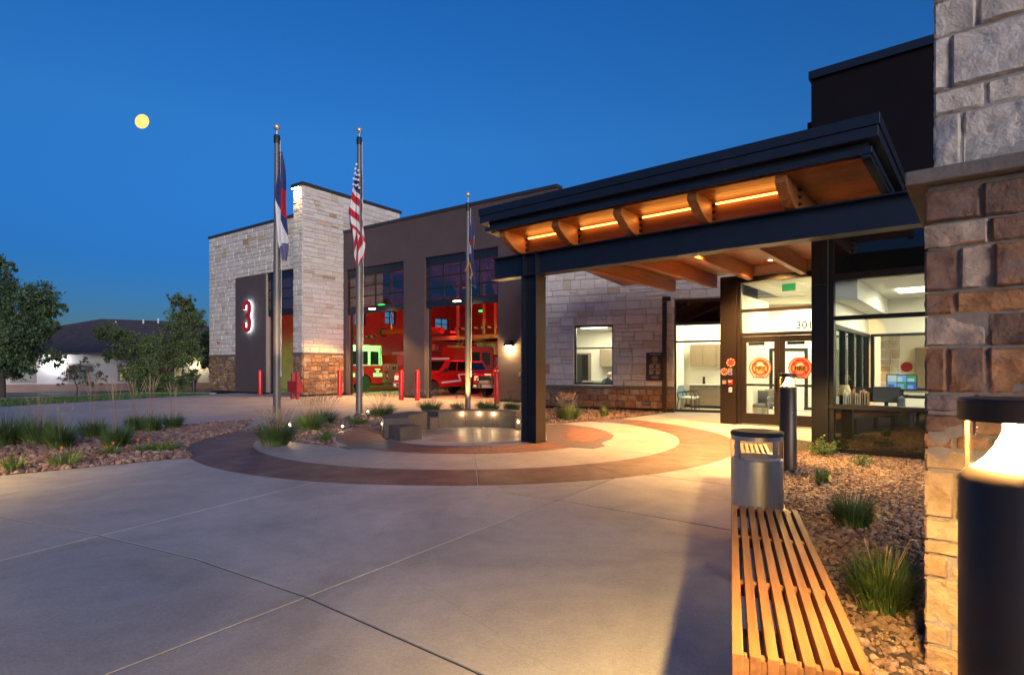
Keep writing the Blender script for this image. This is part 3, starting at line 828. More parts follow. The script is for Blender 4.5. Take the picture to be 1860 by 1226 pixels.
for zz in (1.2, 2.0, 2.8, 3.5):
    MB().box(FA.x(775, 12), FA.x(930, 12), 12, 12.5, zz, zz + .05).build('shelf', M['bay_steel'], bay)
rg = random.Random(9)
for k in range(26):
    x = rg.uniform(FA.x(780, 12), FA.x(920, 12)); z = rg.choice((1.25, 2.05, 2.85)); s = rg.uniform(.2, .5)
    MB().box(x - s / 2, x + s / 2, 11.95, 12.4, z, z + rg.uniform(.2, .55)).build('storage_box', rg.choice((M['red_dark'], M['bay_steel'], M['white_paint'], M['black'])), bay)
# red and green alert lights of the bay
RED, GRN = (1.0, 0.012, 0.008), (0.02, 1.0, 0.10)
def alert(x, y, z, colr, pw, sz=0.5, aim=None):
    nm = 'alert_light'
    MB().box(x - .16, x + .16, y - .1, y + .1, z, z + .08).build(nm, emit_mat(nm, colr, 1.2), bay)
    if aim is None:
        lamp('POINT', nm + '_glow', (x, y, z - .25), pw, colr, bay, 0.25)
    else:
        dv = Vector(aim) - Vector((x, y, z))
        o = lamp('SPOT', nm + '_glow', (x, y, z - .1), pw, colr, bay, 0.15, spot=70)
        o.rotation_euler = dv.to_track_quat('-Z', 'Y').to_euler()
for (x, y) in ((-15.5, 8.5), (-9.3, 4.5), (-9.3, 12), (-3.8, 4.5), (-3.8, 11), (-14.5, 13), (-6.4, 1.6)): alert(x, y, 7.6, RED, 120)
for (x, y) in ((-6.2, 8), (-1.2, 3), (-12.0, 9)): alert(x, y, 3.9, RED, 28)
alert(-10.6, 1.4, 5.0, GRN, 1000, aim=(-13.4, 3.6, 2.2))
alert(-15.2, -0.6, 5.2, GRN, 420, aim=(-18.8, 3.0, 1.2))
alert(-9.5, 9.0, 5.2, GRN, 500, aim=(-11.8, 12.0, 1.8))
alert(-2.6, 6.5, 5.4, GRN, 450, aim=(-3.2, 10.5, 3.6))
alert(-7.2, 3.6, 5.0, GRN, 160, aim=(-8.0, 6.2, 3.2))

def bay_door(xa, xb, y, label, head=HEAD, clear=CLEAR, cols=4):
    d = thing('overhead_door', label, 'door', (*FA.w(0, 0), 0), FA.a, 'raised truck bay doors')
    y0, y1 = y, y + 0.06
    MB().box(xa, xb, y0 - .02, y1 + .05, head - 0.42, head).build('head_panel', M['navy'], d)
    MB().box(xa, xb, y0, y1, clear, clear + 0.36).build('bottom_rail', M['navy'], d, bev=.01)
    z0, z1 = clear + 0.36, head - 0.42
    for k in range(cols + 1):
        x = xa + (xb - xa) * k / cols; MB().box(max(xa, x - .035), min(xb, x + .035), y0, y1, z0, z1).build('stile', M['black'], d)
    for k in range(1, 3):
        z = z0 + (z1 - z0) * k / 3
        for c in range(cols):
            MB().box(xa + (xb - xa) * c / cols + .036, xa + (xb - xa) * (c + 1) / cols - .036, y0 + .004, y1 - .004, z - .03, z + .03).build('rail', M['black'], d)
    for k in range(3):
        for c in range(cols):
            MB().box(xa + (xb - xa) * c / cols + .036, xa + (xb - xa) * (c + 1) / cols - .036, y0 + .028, y0 + .034, z0 + (z1 - z0) * k / 3 + .031, z0 + (z1 - z0) * (k + 1) / 3 - .031).build('pane', M['glass_tint'], d)
    for x in (xa, xb - .05):
        MB().box(x, x + .05, y + .09, y + .13, 0, head).build('track', M['alu'], d)
        MB().box(x - (.02 if x > xa else -.05), x + (.07 if x == xa else .0), y + .15, y + .3, 0, head - .01).build('jamb', M['black'], d)
    return d
bay_door(XD1[0] + .005, XD1[1] - .005, 0.12, 'raised sectional glass door over the fire engine bay beside the stone tower')
bay_door(XD2[0] + .005, XD2[1] - .005, 0.12, 'raised sectional glass door over the red pickup bay')

def door_light(px, py, label):
    x = FA.x(px, -0.55); z = FA.z(px, py, -0.55)
    t = thing('door_floodlight', label, 'light', (*FA.w(x, -0.55), z), FA.a, 'floodlights over the truck bay doors')
    MB().box(-.03, .03, .1, .55, .02, .06).build('arm', M['dark_frame'], t)
    MB().box(-.2, .2, -.13, .13, .0, .09).build('housing', M['dark_frame'], t, bev=.02)
    MB().box(-.15, .15, -.1, .1, -.03, .0).build('lens', M['warm_emit'], t)
    lamp('SPOT', 'flood_glow', (0, -.05, -.06), 850, (1, .52, .17), t, .12, (RD(-14), 0, 0), spot=126, blend=.3)
door_light(676, 560.5, 'lit floodlight under the raised door of the fire engine bay')
door_light(830, 546.5, 'lit floodlight under the raised door of the pickup bay')

def sconce(frame, px, py, y, label, pw):
    x = frame.x(px, y); z = frame.z(px, py, y)
    t = thing('wall_sconce', label, 'light', (*frame.w(x, y), z), frame.a)
    MB().prism_x([(0, .0), (0, .22), (-.16, .22), (-.28, .10), (-.28, .0)], -.16, .16).build('shade', M['stucco_dark'], t, bev=.012)
    MB().box(-.13, .13, -.25, -.03, -.06, -.004).build('bulb', M['warm_emit'], t, bev=.02)
    lamp('POINT', 'sconce_glow', (0, -.16, -.14), pw, (1, .66, .25), t, .06)
sconce(FA, 927, 628, -.002, 'lit wall sconce on the brown wall right of the bay doors', 75)
ob = MB().box(-.05, .05, -.04, 0, -.09, .09).build('keypad_box', M['alu'], None, (*FA.w(FA.x(945, 0), -.002), FA.z(945, 680)), (0, 0, FA.a), bev=.01)
tag(ob, 'small grey keypad box on the brown wall below the sconce', 'keypad')

# ------------------------------------------------------------------ stone wing and tower
wing = thing('fire_station_wing', 'white stone wing with brown sign panel and one tall glass door', 'building', (*FA.o, 0), FA.a)
XS0, XS1 = FA.x(430, YW), FA.x(483.5, YW)
XWD = XT0 - 0.02
WH = 9.72
wall_mesh(XW0, XT0 - .001, 0.08, WH, YW, YW + 0.4, [(XS1, XWD, 0.08, HEAD)]).build('wall', M['mortar'], wing)
MB().box(XW0 + .05, XS1, YW + .05, YW + .35, -.02, .08).build('plinth', M['black'], wing)
MB().box(XW0 - .06, XT0 - .002, YW - .10, YW + .5, WH, WH + .15).build('coping', M['coping'], wing, bev=.01)
MB().box(XW0, XW0 + .3, YW + .41, 12, 8.41, WH - .002).build('side_parapet', M['mortar'], wing)
MB().box(XW0 + .31, XT0, YW + .41, WT, HEAD + .2, WH - .3).build('roof_slab', M['bay_dark'], wing)
sp = MB().box(XS0, XS1, YW - .085, YW - .001, .08, HEAD).build('sign_panel', M['stucco'], wing)
ws = wing
rects = ashlar(XW0, XT0 - .01, 2.30, WH, (.20, .33), (.40, .95), [(XS0, XWD, 0, HEAD)], 31)
lay(wing, rects, WS, 'front', YW, (.035, .06), seed=3)
MB().box(XW0 - .03, XS0 - .004, YW - .09, YW - .002, 2.19, 2.30).build('ledge', M['ledge'], wing, bev=.01)
lay(wing, ashlar(XW0, XS0, .1, 2.19, (.13, .27), (.2, .46), (), 32), BS, 'front', YW, (.04, .085), seed=4, name='base_stone')
wd = bay_door(XS1 + .005, XWD + .55, YW + .12, 'narrow glass door between the red number sign and the stone tower', cols=3)
# the figure on the sign panel
num = thing('number_sign', 'large red backlit number 3 on the brown panel', 'sign', (*FA.w(FA.x(452.5, YW - .1), YW - .1), FA.z(452.5, 575, YW - .1)), FA.a)
def three(y0, y1, hw3, name, m):
    """bold condensed figure 3 as a swept stroke"""
    ctl = [(-.27, .40), (-.27, .56), (-.20, .74), (0, .80), (.20, .74), (.26, .56), (.25, .30), (.17, .10), (-.02, .02), (.17, -.05), (.26, -.26), (.26, -.54), (.20, -.74), (0, -.80), (-.20, -.74), (-.27, -.56), (-.27, -.36)]
    pts = []
    for k in range(len(ctl) - 1):
        p0, p1, p2, p3 = [Vector(ctl[max(0, min(len(ctl) - 1, k + q))]) for q in (-1, 0, 1, 2)]
        for q in range(5):
            t_ = q / 5; pts.append(.5 * ((2 * p1) + (p2 - p0) * t_ + (2 * p0 - 5 * p1 + 4 * p2 - p3) * t_ ** 2 + (3 * p1 - p0 - 3 * p2 + p3) * t_ ** 3))
    pts.append(Vector(ctl[-1])); b = MB(); n = len(pts); vs = []
    for k, p in enumerate(pts):
        d_ = (pts[min(n - 1, k + 1)] - pts[max(0, k - 1)]).normalized(); q = Vector((-d_.y, d_.x)) * hw3
        for yy in (y0, y1): vs += [(p.x + q.x, yy, p.y + q.y), (p.x - q.x, yy, p.y - q.y)]
    fs = [(0, 1, 3, 2), (4 * n - 4, 4 * n - 2, 4 * n - 1, 4 * n - 3)]
    for k in range(n - 1):
        a = 4 * k; c = a + 4
        fs += [(a, c, c + 1, a + 1), (a + 2, a + 3, c + 3, c + 2), (a, a + 2, c + 2, c), (a + 1, c + 1, c + 3, a + 3)]
    o = b.add(vs, fs).build(name, m, num); o.scale = (1.12, 1, 1.0); return o
three(-.17, -.115, .145, 'numeral', M['red_paint'])
three(-.110, -.100, .147, 'halo_lamp', M['halo'])
ob = MB().box(-.07, .07, -.09, 0, -.07, .07).build('alarm_bell', M['red_paint'], None, (*FA.w(FA.x(400, YW), YW - .07), FA.z(400, 622, YW)), (0, 0, FA.a), bev=.02)
tag(ob, 'small red alarm box on the white stone wing', 'alarm')

tower = thing('stone_tower', 'tall white stone tower fin with brown stone base between the bays', 'tower', (*FA.o, 0), FA.a)
TH = 11.0; TB = 4.2
MB().prism_x([(YT, .08), (-.002, .08), (-.002, 8.7), (TB, 8.7), (TB, TH), (YT, TH)], XT0, XT1).build('core', M['mortar'], tower)
MB().box(XT0 + .05, XT1 - .05, YT + .05, 0, -.02, .08).build('plinth', M['black'], tower)
for k in range(7):
    ya = YT - .12 + (TB + .24 - YT) * k / 7; MB().box(XT0 - .12, XT1 + .12, ya + .004, ya + (TB + .24 - YT) / 7 - .004, TH, TH + .16).build('coping', M['coping'], tower, bev=.008)
lay(tower, ashlar(XT0, XT1, 2.30, TH, (.22, .34), (.3, .55), (), 41), WS, 'front', YT, (.035, .06), seed=6)
rects = ashlar(YT, 0.0, 2.30, TH, (.20, .33), (.40, .95), (), 42) + ashlar(0.0, TB, 9.15, TH, (.2, .33), (.4, .95), (), 43)
lay(tower, rects, WS, 'right', XT1, (.035, .06), seed=7)
b = MB().box(XT0 - .08, XT1 + .08, YT - .08, YT + .3, 2.19, 2.30).box(XT1 + .001, XT1 + .08, YT + .301, 0, 2.19, 2.30)
b.build('ledge', M['ledge'], tower, bev=.01)
lay(tower, ashlar(XT0, XT1, .1, 2.19, (.13, .27), (.2, .4), (), 44), BS, 'front', YT, (.04, .085), seed=8, name='base_stone')
lay(tower, ashlar(YT, -.01, .1, 2.19, (.12, .27), (.18, .46), (), 45), BS, 'right', XT1, (.04, .085), seed=9, name='base_stone')
tl = thing('tower_light', 'lit linear fixture under the coping of the stone tower', 'light', (*FA.w((XT0 + XT1) / 2, YT - .1), TH - .12), FA.a)
MB().box(-.32, .32, -.12, .0, .02, .08).build('housing', M['dark_frame'], tl)
MB().box(-.30, .30, -.11, -.02, -.01, .018).build('lens', M['warm_emit'], tl)
for s in (-.2, .2): MB().tube([(s, -.06, .08), (s, .05, .11)], .012, 6).build('bracket', M['black'], tl)
lamp('AREA', 'tower_glow', (0, -.16, -.02), 26, (1, .72, .36), tl, .6, (RD(-25), 0, 0), sizey=.08)

# ------------------------------------------------------------------ red bollards
def bollard(X, Y, label):
    o = MB().lathe([(.115, 0), (.115, 1.30), (.108, 1.345), (.085, 1.378), (.05, 1.395), (0, 1.40)], 20).build('bollard', M['red_paint'], None, (X, Y, 0), smooth=True)
    tag(o, label, 'bollard', 'red bollards along the truck bays')
for px, py, lb in ((472.6, 717.1, 'red bollard in front of the brown sign panel'), (617, 721.1, 'red bollard at the right corner of the stone tower'),
                   (728.7, 726.2, 'left one of the red bollard pair before the middle stucco column'), (758, 726.7, 'right one of the red bollard pair before the middle stucco column'),
                   (902.3, 733.4, 'red bollard at the right side of the pickup bay')):
    bollard(*gp(px, py), lb)
X, Y = gp(536, 724.5)
sm = thing('siamese_connection', 'dark red twin post box standing before the stone tower', 'standpipe', (X, Y, 0), FA.a)
for s in (-.2, .2): MB().lathe([(.09, 0), (.09, 1.2), (.07, 1.26), (0, 1.28)], 16, (s, 0)).build('post', M['red_dark'], sm, smooth=True)
MB().box(-.42, .08, -.15, .15, .32, .86).build('box', M['red_dark'], sm, bev=.01)
MB().box(.085, .40, -.17, .13, .32, .86).build('box', M['red_dark'], sm, bev=.01)

# ------------------------------------------------------------------ vehicles
def wheel(par, x, y, r, wd, rim, side):
    t = MB().lathe([(r * .62, x - wd / 2), (r * .93, x - wd / 2), (r, x - wd * .32), (r, x + wd * .32), (r * .93, x + wd / 2), (r * .62, x + wd / 2)], 28, (y, r), axis='x').build('tyre', M['rubber'], par, smooth=True)
    xo = x + side * wd * .36
    MB().lathe([(r * .62, xo - side * .12), (r * .62, xo), (r * .54, xo + side * .02), (r * .5, xo - side * .03), (r * .2, xo - side * .02), (r * .16, xo + side * .03), (0.001, xo + side * .03)], 20, (y, r), axis='x').build('rim', rim, t, smooth=True)
    for k in range(8):
        a = k * math.pi / 4
        MB().tube([(xo + side * .0, y + math.cos(a) * r * .15, r + math.sin(a) * r * .15), (xo + side * .005, y + math.cos(a) * r * .52, r + math.sin(a) * r * .52)], r * .045, 5).build('spoke', M['rim'], t)
    return t

def arched(profile_top, length, zb, arches, r):
    """side outline with wheel arches cut in"""
    pts = list(profile_top)
    for yc in sorted(arches, reverse=True):
        pts.append((yc + r, zb))
        for k in range(1, 8):
            a = math.pi * k / 8; pts.append((yc + r * math.cos(a), zb + r * 0.92 * math.sin(a)))
        pts.append((yc - r, zb))
    return pts

def pane_on(par, quad, m, off, name='window'):
    """thin panel on a sloping side: four corners, pushed out along the normal"""
    v = [Vector(q) for q in quad]; n = (v[1] - v[0]).cross(v[3] - v[0]).normalized() * off
    vs = [p + n for p in v] + [p - n * 2 for p in v]
    return MB().add(vs, [(0, 1, 2, 3), (7, 6, 5, 4), (0, 4, 5, 1), (1, 5, 6, 2), (2, 6, 7, 3), (3, 7, 4, 0)]).build(name, m, par)

def pickup(x, y, label, topper, front_dark):
    p = thing('pickup_truck', label, 'pickup', (*FA.w(x, y), 0), FA.a)
    hw = 1.0
    top = [(0.0, .46), (-.02, .75), (.03, 1.12), (.25, 1.22), (1.45, 1.28), (3.75, 1.30), (5.65, 1.30), (5.70, .55), (5.6, .46)]
    MB().prism_x(arched(top, 5.6, .46, (.95, 4.55), .48), -hw, hw).build('body', M['red_body'], p, bev=.045, seg=3)
    # cab and topper
    def green(y0, y1, y2, y3, zt, nm):
        i = .2
        vs = [(-hw + .03, y0, 1.285), (hw - .03, y0, 1.285), (hw - .03, y3, 1.285), (-hw + .03, y3, 1.285), (-hw + i, y1, zt), (hw - i, y1, zt), (hw - i, y2, zt), (-hw + i, y2, zt)]
        MB().add(vs, [(0, 3, 2, 1), (4, 5, 6, 7), (0, 1, 5, 4), (1, 2, 6, 5), (2, 3, 7, 6), (3, 0, 4, 7)]).build(nm, M['red_body'], p, bev=.05, seg=3)
        return vs
    v = green(1.5, 2.25, 3.75, 3.88, 1.93, 'cab')
    def side(v, s0, s1, t0, t1, m=M['car_glass'], nm='window'):
        a, b_, c, d_ = [Vector(v[k]) for k in (1, 2, 6, 5)]
        f = lambda s, t: (a.lerp(b_, s)).lerp(d_.lerp(c, s), t)
        pane_on(p, [f(s0, t0), f(s1, t0), f(s1, t1), f(s0, t1)], m, .006, nm)
    side(v, .20, .52, .10, .84); side(v, .57, .93, .10, .84)
    a, b_, c, d_ = [Vector(v[k]) for k in (0, 1, 5, 4)]
    f = lambda s, t: (a.lerp(b_, s)).lerp(d_.lerp(c, s), t)
    pane_on(p, [f(.08, .1), f(.92, .1), f(.9, .92), f(.1, .92)], M['car_glass'], .006, 'windscreen')
    if topper:
        v2 = green(3.95, 4.0, 5.45, 5.62, 1.90, 'topper'); side(v2, .10, .88, .15, .82)
    for yc in (.95, 4.55):
        wheel(p, hw - .16, yc, .40, .27, M['rim'], 1); wheel(p, -hw + .16, yc, .40, .27, M['rim'], -1)
    # stripe, mirror, handles, light bar
    st = MB(); X0 = hw + .001
    for q in ([(1.55, .66), (3.05, .74), (3.05, .84), (1.55, .76)], [(3.05, .74), (3.17, .76), (2.95, 1.17), (2.83, 1.15)], [(2.95, 1.09), (5.6, 1.13), (5.6, 1.20), (2.91, 1.17)]):
        st.prism_x(q, X0, X0 + .004 + .002 * len(st.v) / 8)
    st.build('stripe', M['white_paint'], p)
    MB().box(hw - .02, hw + .2, 1.78, 1.9, 1.28, 1.5).build('mirror', M['black'], p, bev=.03)
    for yy in (2.75, 3.7): MB().box(hw, hw + .025, yy, yy + .16, 1.13, 1.16).build('door_handle', M['black'], p)
    for yy in (1.62, 2.9, 3.86): MB().box(hw - .01, hw + .003, yy, yy + .008, .56, 1.26).build('door_seam', M['black'], p)
    MB().box(-.62, .62, 2.35, 2.6, 1.96, 2.05).build('light_bar', M['white_paint'], p, bev=.02)
    # front end
    MB().box(-.62, .62, -.05, .03, .78, 1.1).build('grille', M['black'] if front_dark else M['chrome'], p, bev=.02)
    MB().box(-.98, .98, -.16, .08, .48, .72).build('bumper', M['chrome'], p, bev=.04)
    for s in (-1, 1):
        MB().box(s * .78 - .15, s * .78 + .15, -.05, .06, .84, 1.08).build('headlight', M['white_paint'], p, bev=.03)
        MB().box(s * .75 - .1, s * .75 + .1, -.17, -.1, .54, .64).build('fog_light', M['white_paint'], p, bev=.02)
    MB().box(-.26, .26, -.19, -.17, .5, .64).build('number_plate', M['white_paint'], p)
    if front_dark:
        MB().box(-.3, .3, -.4, -.12, .70, .86).build('winch', M['alu'], p, bev=.03)
        MB().box(-.2, .2, -.075, -.05, 1.12, 1.2).build('badge_plate', M['white_paint'], p)
        for s in (-.5, .5): MB().tube([(s, -.3, .5), (s, -.32, .95), (s * .6, -.3, 1.1)], .03, 8).build('brush_guard', M['black'], p)
    return p
pickup(-7.87, 0.75, 'red pickup with white side stripe parked nose out in the open bay', True, False)
pickup(-3.72, 2.35, 'red pickup with dark grille and chrome bumper beside the bollard', False, True)

eng = thing('fire_engine', 'red fire engine with pale cab roof and reflective stripe in the bay', 'fire engine', (*FA.w(-14.65, 1.05), 0), FA.a)
hw = 1.25
MB().prism_x(arched([(0, .5), (0, 1.62), (2.95, 1.62), (2.95, .5)], 3, .5, (1.45,), .66), -hw, hw).build('cab_lower', M['red_body'], eng, bev=.05)
MB().prism_x([(.02, 1.623), (.12, 2.75), (.3, 2.88), (2.85, 2.88), (2.93, 1.623)], -hw + .01, hw - .01).build('cab_upper', M['white_paint'], eng, bev=.06)
for (ya, yb) in ((.25, .85), (1.0, 1.75), (1.95, 2.6)):
    MB().box(hw - .02, hw + .005, ya, yb, 1.7, 2.5).build('window', M['car_glass'], eng, bev=.012)
MB().box(-1.1, 1.1, .0, .06, 1.75, 2.6).build('windscreen', M['car_glass'], eng)
MB().box(hw, hw + .006, .05, .78, .95, 1.18).build('stripe', M['white_paint'], eng)
MB().box(hw, hw + .006, 2.16, 2.9, .95, 1.18).build('stripe', M['white_paint'], eng)
MB().box(hw + .002, hw + .05, 2.66, 2.72, 1.72, 2.8).build('grab_rail', M['chrome'], eng)
for k in range(2): MB().box(hw, hw + .006, 2.3 + k * .1, 2.72 - k * .1, 1.36 - k * .14, 1.45 - k * .14).build('lettering_plate', M['white_paint'], eng)
MB().box(-hw + .1, hw - .1, 3.0, 4.2, .55, 1.75).build('pump_panel', M['steel'], eng)
rg = random.Random(4)
for k in range(12):
    yy, zz = rg.uniform(3.1, 4.1), rg.uniform(.75, 1.65)
    MB().lathe([(.07, hw - .12), (.07, hw - .05), (.0, hw - .04)], 12, (yy, zz), axis='x').build('gauge', rg.choice((M['chrome'], M['black'], M['red_paint'])), eng)
MB().box(-hw, hw, 4.22, 9.2, .62, 1.6).build('hose_body', M['red_body'], eng, bev=.03)
MB().box(-hw + .1, hw - .1, 4.22, 9.0, 1.603, 2.35).build('hose_bed', M['red_body'], eng, bev=.03)
MB().box(-hw, hw, 2.96, 9.2, .42, .54).build('running_board', M['chrome'], eng)
MB().box(-1.0, 1.0, .3, .62, 2.9, 3.1).build('light_bar', M['red_paint'], eng, bev=.03)
MB().box(-hw, hw, -.45, 0.0, .5, .85).build('bumper', M['chrome'], eng, bev=.05)
for (yc) in (1.45, 6.7):
    wheel(eng, hw - .2, yc, .54, .32, M['rim'], 1); wheel(eng, -hw + .2, yc, .54, .32, M['rim'], -1)

lt = thing('ladder_truck', 'long red ladder truck deep in the bay behind the striped pickup', 'fire engine', (*FA.w(-10.5, 7.4), 0), FA.a)
MB().prism_x(arched([(0, .5), (.05, 1.6), (.2, 2.9), (2.6, 2.9), (2.6, .5)], 3, .5, (1.4,), .62), -1.25, 1.25).build('cab', M['red_body'], lt, bev=.05)
for ya, yb in ((.35, 1.1), (1.35, 2.2)): MB().box(1.24, 1.256, ya, yb, 1.65, 2.5).build('window', M['car_glass'], lt)
MB().box(-1.25, 1.25, 2.62, 10.2, .6, 2.3).build('body', M['red_body'], lt, bev=.03)
for k in range(5):
    MB().box(1.245, 1.262, 2.9 + k * 1.4, 4.1 + k * 1.4, .95, 2.15).build('roller_door', M['steel'], lt)
    MB().box(1.262, 1.285, 3.3 + k * 1.4, 3.7 + k * 1.4, 1.0, 1.04).build('door_handle', M['chrome'], lt)
MB().box(1.25, 1.266, .1, 10.1, .70, .82).build('stripe', M['white_paint'], lt)
for z in (2.5, 3.05):
    for x in (.35, 1.0): MB().tube([(x, -1.0, z + .35), (x, 9.8, z)], .045, 6).build('ladder_rail', M['bay_steel'], lt)
for k in range(26):
    yy = -.8 + k * .41; z = 2.5 + .35 * (9.8 - yy) / 10.8
    MB().tube([(1.0, yy, z), (1.0, yy + .2, z + .55)], .022, 5).build('lattice_bar', M['bay_steel'], lt)
    MB().tube([(.35, yy, z), (1.0, yy, z)], .02, 5).build('rung', M['bay_steel'], lt)
MB().lathe([(.55, 2.3), (.55, 2.5), (.4, 2.55), (0, 2.56)], 20, (.2, 8.6)).build('turntable', M['bay_dark'], lt)
for yc in (1.4, 7.2, 8.5):
    wheel(lt, 1.05, yc, .54, .32, M['rim'], 1); wheel(lt, -1.05, yc, .54, .32, M['rim'], -1)

# ------------------------------------------------------------------ lobby wall with window and entrance glass
lob = thing('lobby_building', 'low white stone lobby with brown stone base, window and glazed entrance', 'building', (*FB.o, 0), FB.a)
BX1 = FB.x(1225.0); BX0 = FB.x(966)
WX0, WX1 = FB.x(1043), FB.x(1113.5)
WZ0, WZ1 = 0.90, 3.02
BH = 5.6
GX1 = FB.x(1312)
wall_mesh(BX0, GX1 + 2.6, 0.10, BH, 0, .35, [(WX0, WX1, WZ0, WZ1), (BX1, GX1 + 2.6, .10, 3.8)]).build('wall', M['mortar'], lob)
MB().box(BX0, BX1 - .02, .03, .3, -.02, .10).build('plinth', M['black'], lob)
hole = [(WX0, WX1, 0, WZ1), (BX1, 20, 0, 3.8)]
lay(lob, ashlar(BX0, GX1 + .6, .86, 5.2, (.17, .36), (.28, .75), [(WX0, WX1, 0, WZ1 + .02), (BX1, 20, 0, 3.82)], 51), WS, 'front', 0, (.035, .06), seed=11)
lay(lob, ashlar(BX0, BX1, .10, .765, (.13, .25), (.18, .42), (), 52), BS, 'front', 0, (.04, .075), seed=12, name='base_stone')
k = BX0
while k < BX1 - .05:
    e = min(BX1 + .02, k + .92)
    if not (WX0 - .04 < (k + e) / 2 < WX1 + .04): MB().box(k + .003, e - .003, -.10, -.001, .768, .855).build('ledge', M['ledge'], lob, bev=.008)
    else: MB().box(k + .003, e - .003, -.10, -.001, .768, .855).build('ledge', M['ledge'], lob, bev=.008)
    k = e
MB().box(WX0 - .02, WX1 + .02, -.13, .02, .857, .897).build('window_sill', M['alu'], lob, bev=.006)
wn = MB()
for a, c in ((WX0, WX0 + .05), (WX1 - .05, WX1)): wn.box(a, c, .06, .16, WZ0, WZ1)
for a, c in ((WZ0, WZ0 + .06), (WZ1 - .07, WZ1), (2.18, 2.23)): wn.box(WX0 + .051, WX1 - .051, .062, .158, a, c)
wo = wn.build('window', M['dark_frame'], lob)
MB().box(WX0 + .05, WX1 - .05, .10, .106, WZ0 + .06, 2.18).build('pane', M['glass'], wo)
MB().box(WX0 + .05, WX1 - .05, .10, .106, 2.23, WZ1 - .07).build('pane', M['glass'], wo)
# room behind the small window
def room(par, x0, x1, y0, y1, z1, wall, floor, ceil, left=True, right=True):
    if left: MB().box(x0 - .1, x0, y0, y1, 0, z1).build('interior_wall', wall, par)
    if right: MB().box(x1, x1 + .1, y0, y1, 0, z1).build('interior_wall', wall, par)
    MB().box(x0 - .1, x1 + .1, y1, y1 + .1, 0, z1).build('interior_wall', wall, par)
    MB().box(x0 - .1, x1 + .1, y0, y1 + .1, z1, z1 + .1).build('ceiling', ceil, par)
    MB().box(x0 - .1, x1 + .1, y0, y1 + .1, -.02, .012).build('interior_floor', floor, par)
room(lob, BX0 + .12, BX1 - .35, .36, 3.4, 3.05, M['wall_white'], M['floor_in'], M['ceiling_white'])
MB().box(WX1 - .2, WX1 + .9, 2.0, 2.6, 3.02, 3.045).build('ceiling_light', M['white_emit'], lob)
MB().box(WX0 - .1, WX1 - .6, 1.0, 1.6, 3.02, 3.045).build('ceiling_light', M['white_emit'], lob)
lamp('AREA', 'office_glow', (1.9, 1.7, 2.98), 50, (1, .86, .62), lob, 1.6, (0, 0, 0))
cx = FB.x(1092, 3.0)
MB().box(cx - .05, cx + 1.9, 2.95, 3.39, 1.55, 2.25).build('wall_cabinet', M['cabinet'], lob, bev=.005)
dx = FB.x(1060, 3.35)
MB().box(dx - .55, dx + .32, 3.34, 3.395, 0.02, 2.12).build('door_frame', M['cabinet'], lob)
MB().box(dx - .48, dx + .2, 3.32, 3.339, 0.02, 2.05).build('glass_door', M['car_glass'], lob)
dk = MB().box(WX0 - .2, WX1 + .5, .75, 1.3, .72, .76)
for xx in (WX0 - .15, WX1 + .4): dk.box(xx, xx + .05, .8, 1.25, .02, .719)
tag(dk.build('desk', M['counter'], None, (*FB.o, 0), (0, 0, FB.a)), 'white desk behind the small lobby window', 'desk')

def office_chair(frame, x, y, rz, label, m, group=None):
    t = thing('office_chair', label, 'chair', (*frame.w(x, y), 0.012), frame.a + rz, group)
    MB().box(-.25, .25, -.25, .25, .42, .5).build('seat', m, t, bev=.03)
    MB().prism_x([(.22, .5), (.30, .98), (.34, .98), (.27, .5)], -.24, .24).build('backrest', m, t, bev=.02)
    MB().tube([(0, 0, .08), (0, 0, .43)], .03, 10).build('stem', M['black'], t)
    b = MB()
    for k in range(5):
        a = k * 2 * math.pi / 5; b.tube([(0, 0, .09), (.28 * math.cos(a), .28 * math.sin(a), .03)], .022, 6)
    b.build('base', M['black'], t)
    return t
M['chair_tan'] = pm('chair_tan', (0.22, 0.20, 0.16), 0.7)
office_chair(FB, FB.x(1072, .55), .55, math.pi, 'tan office chair with its back to the small window', M['chair_tan'])
office_chair(FB, FB.x(1068, 1.9), 1.9, .2, 'grey office chair further back in the small window room', M['chair_tan'])

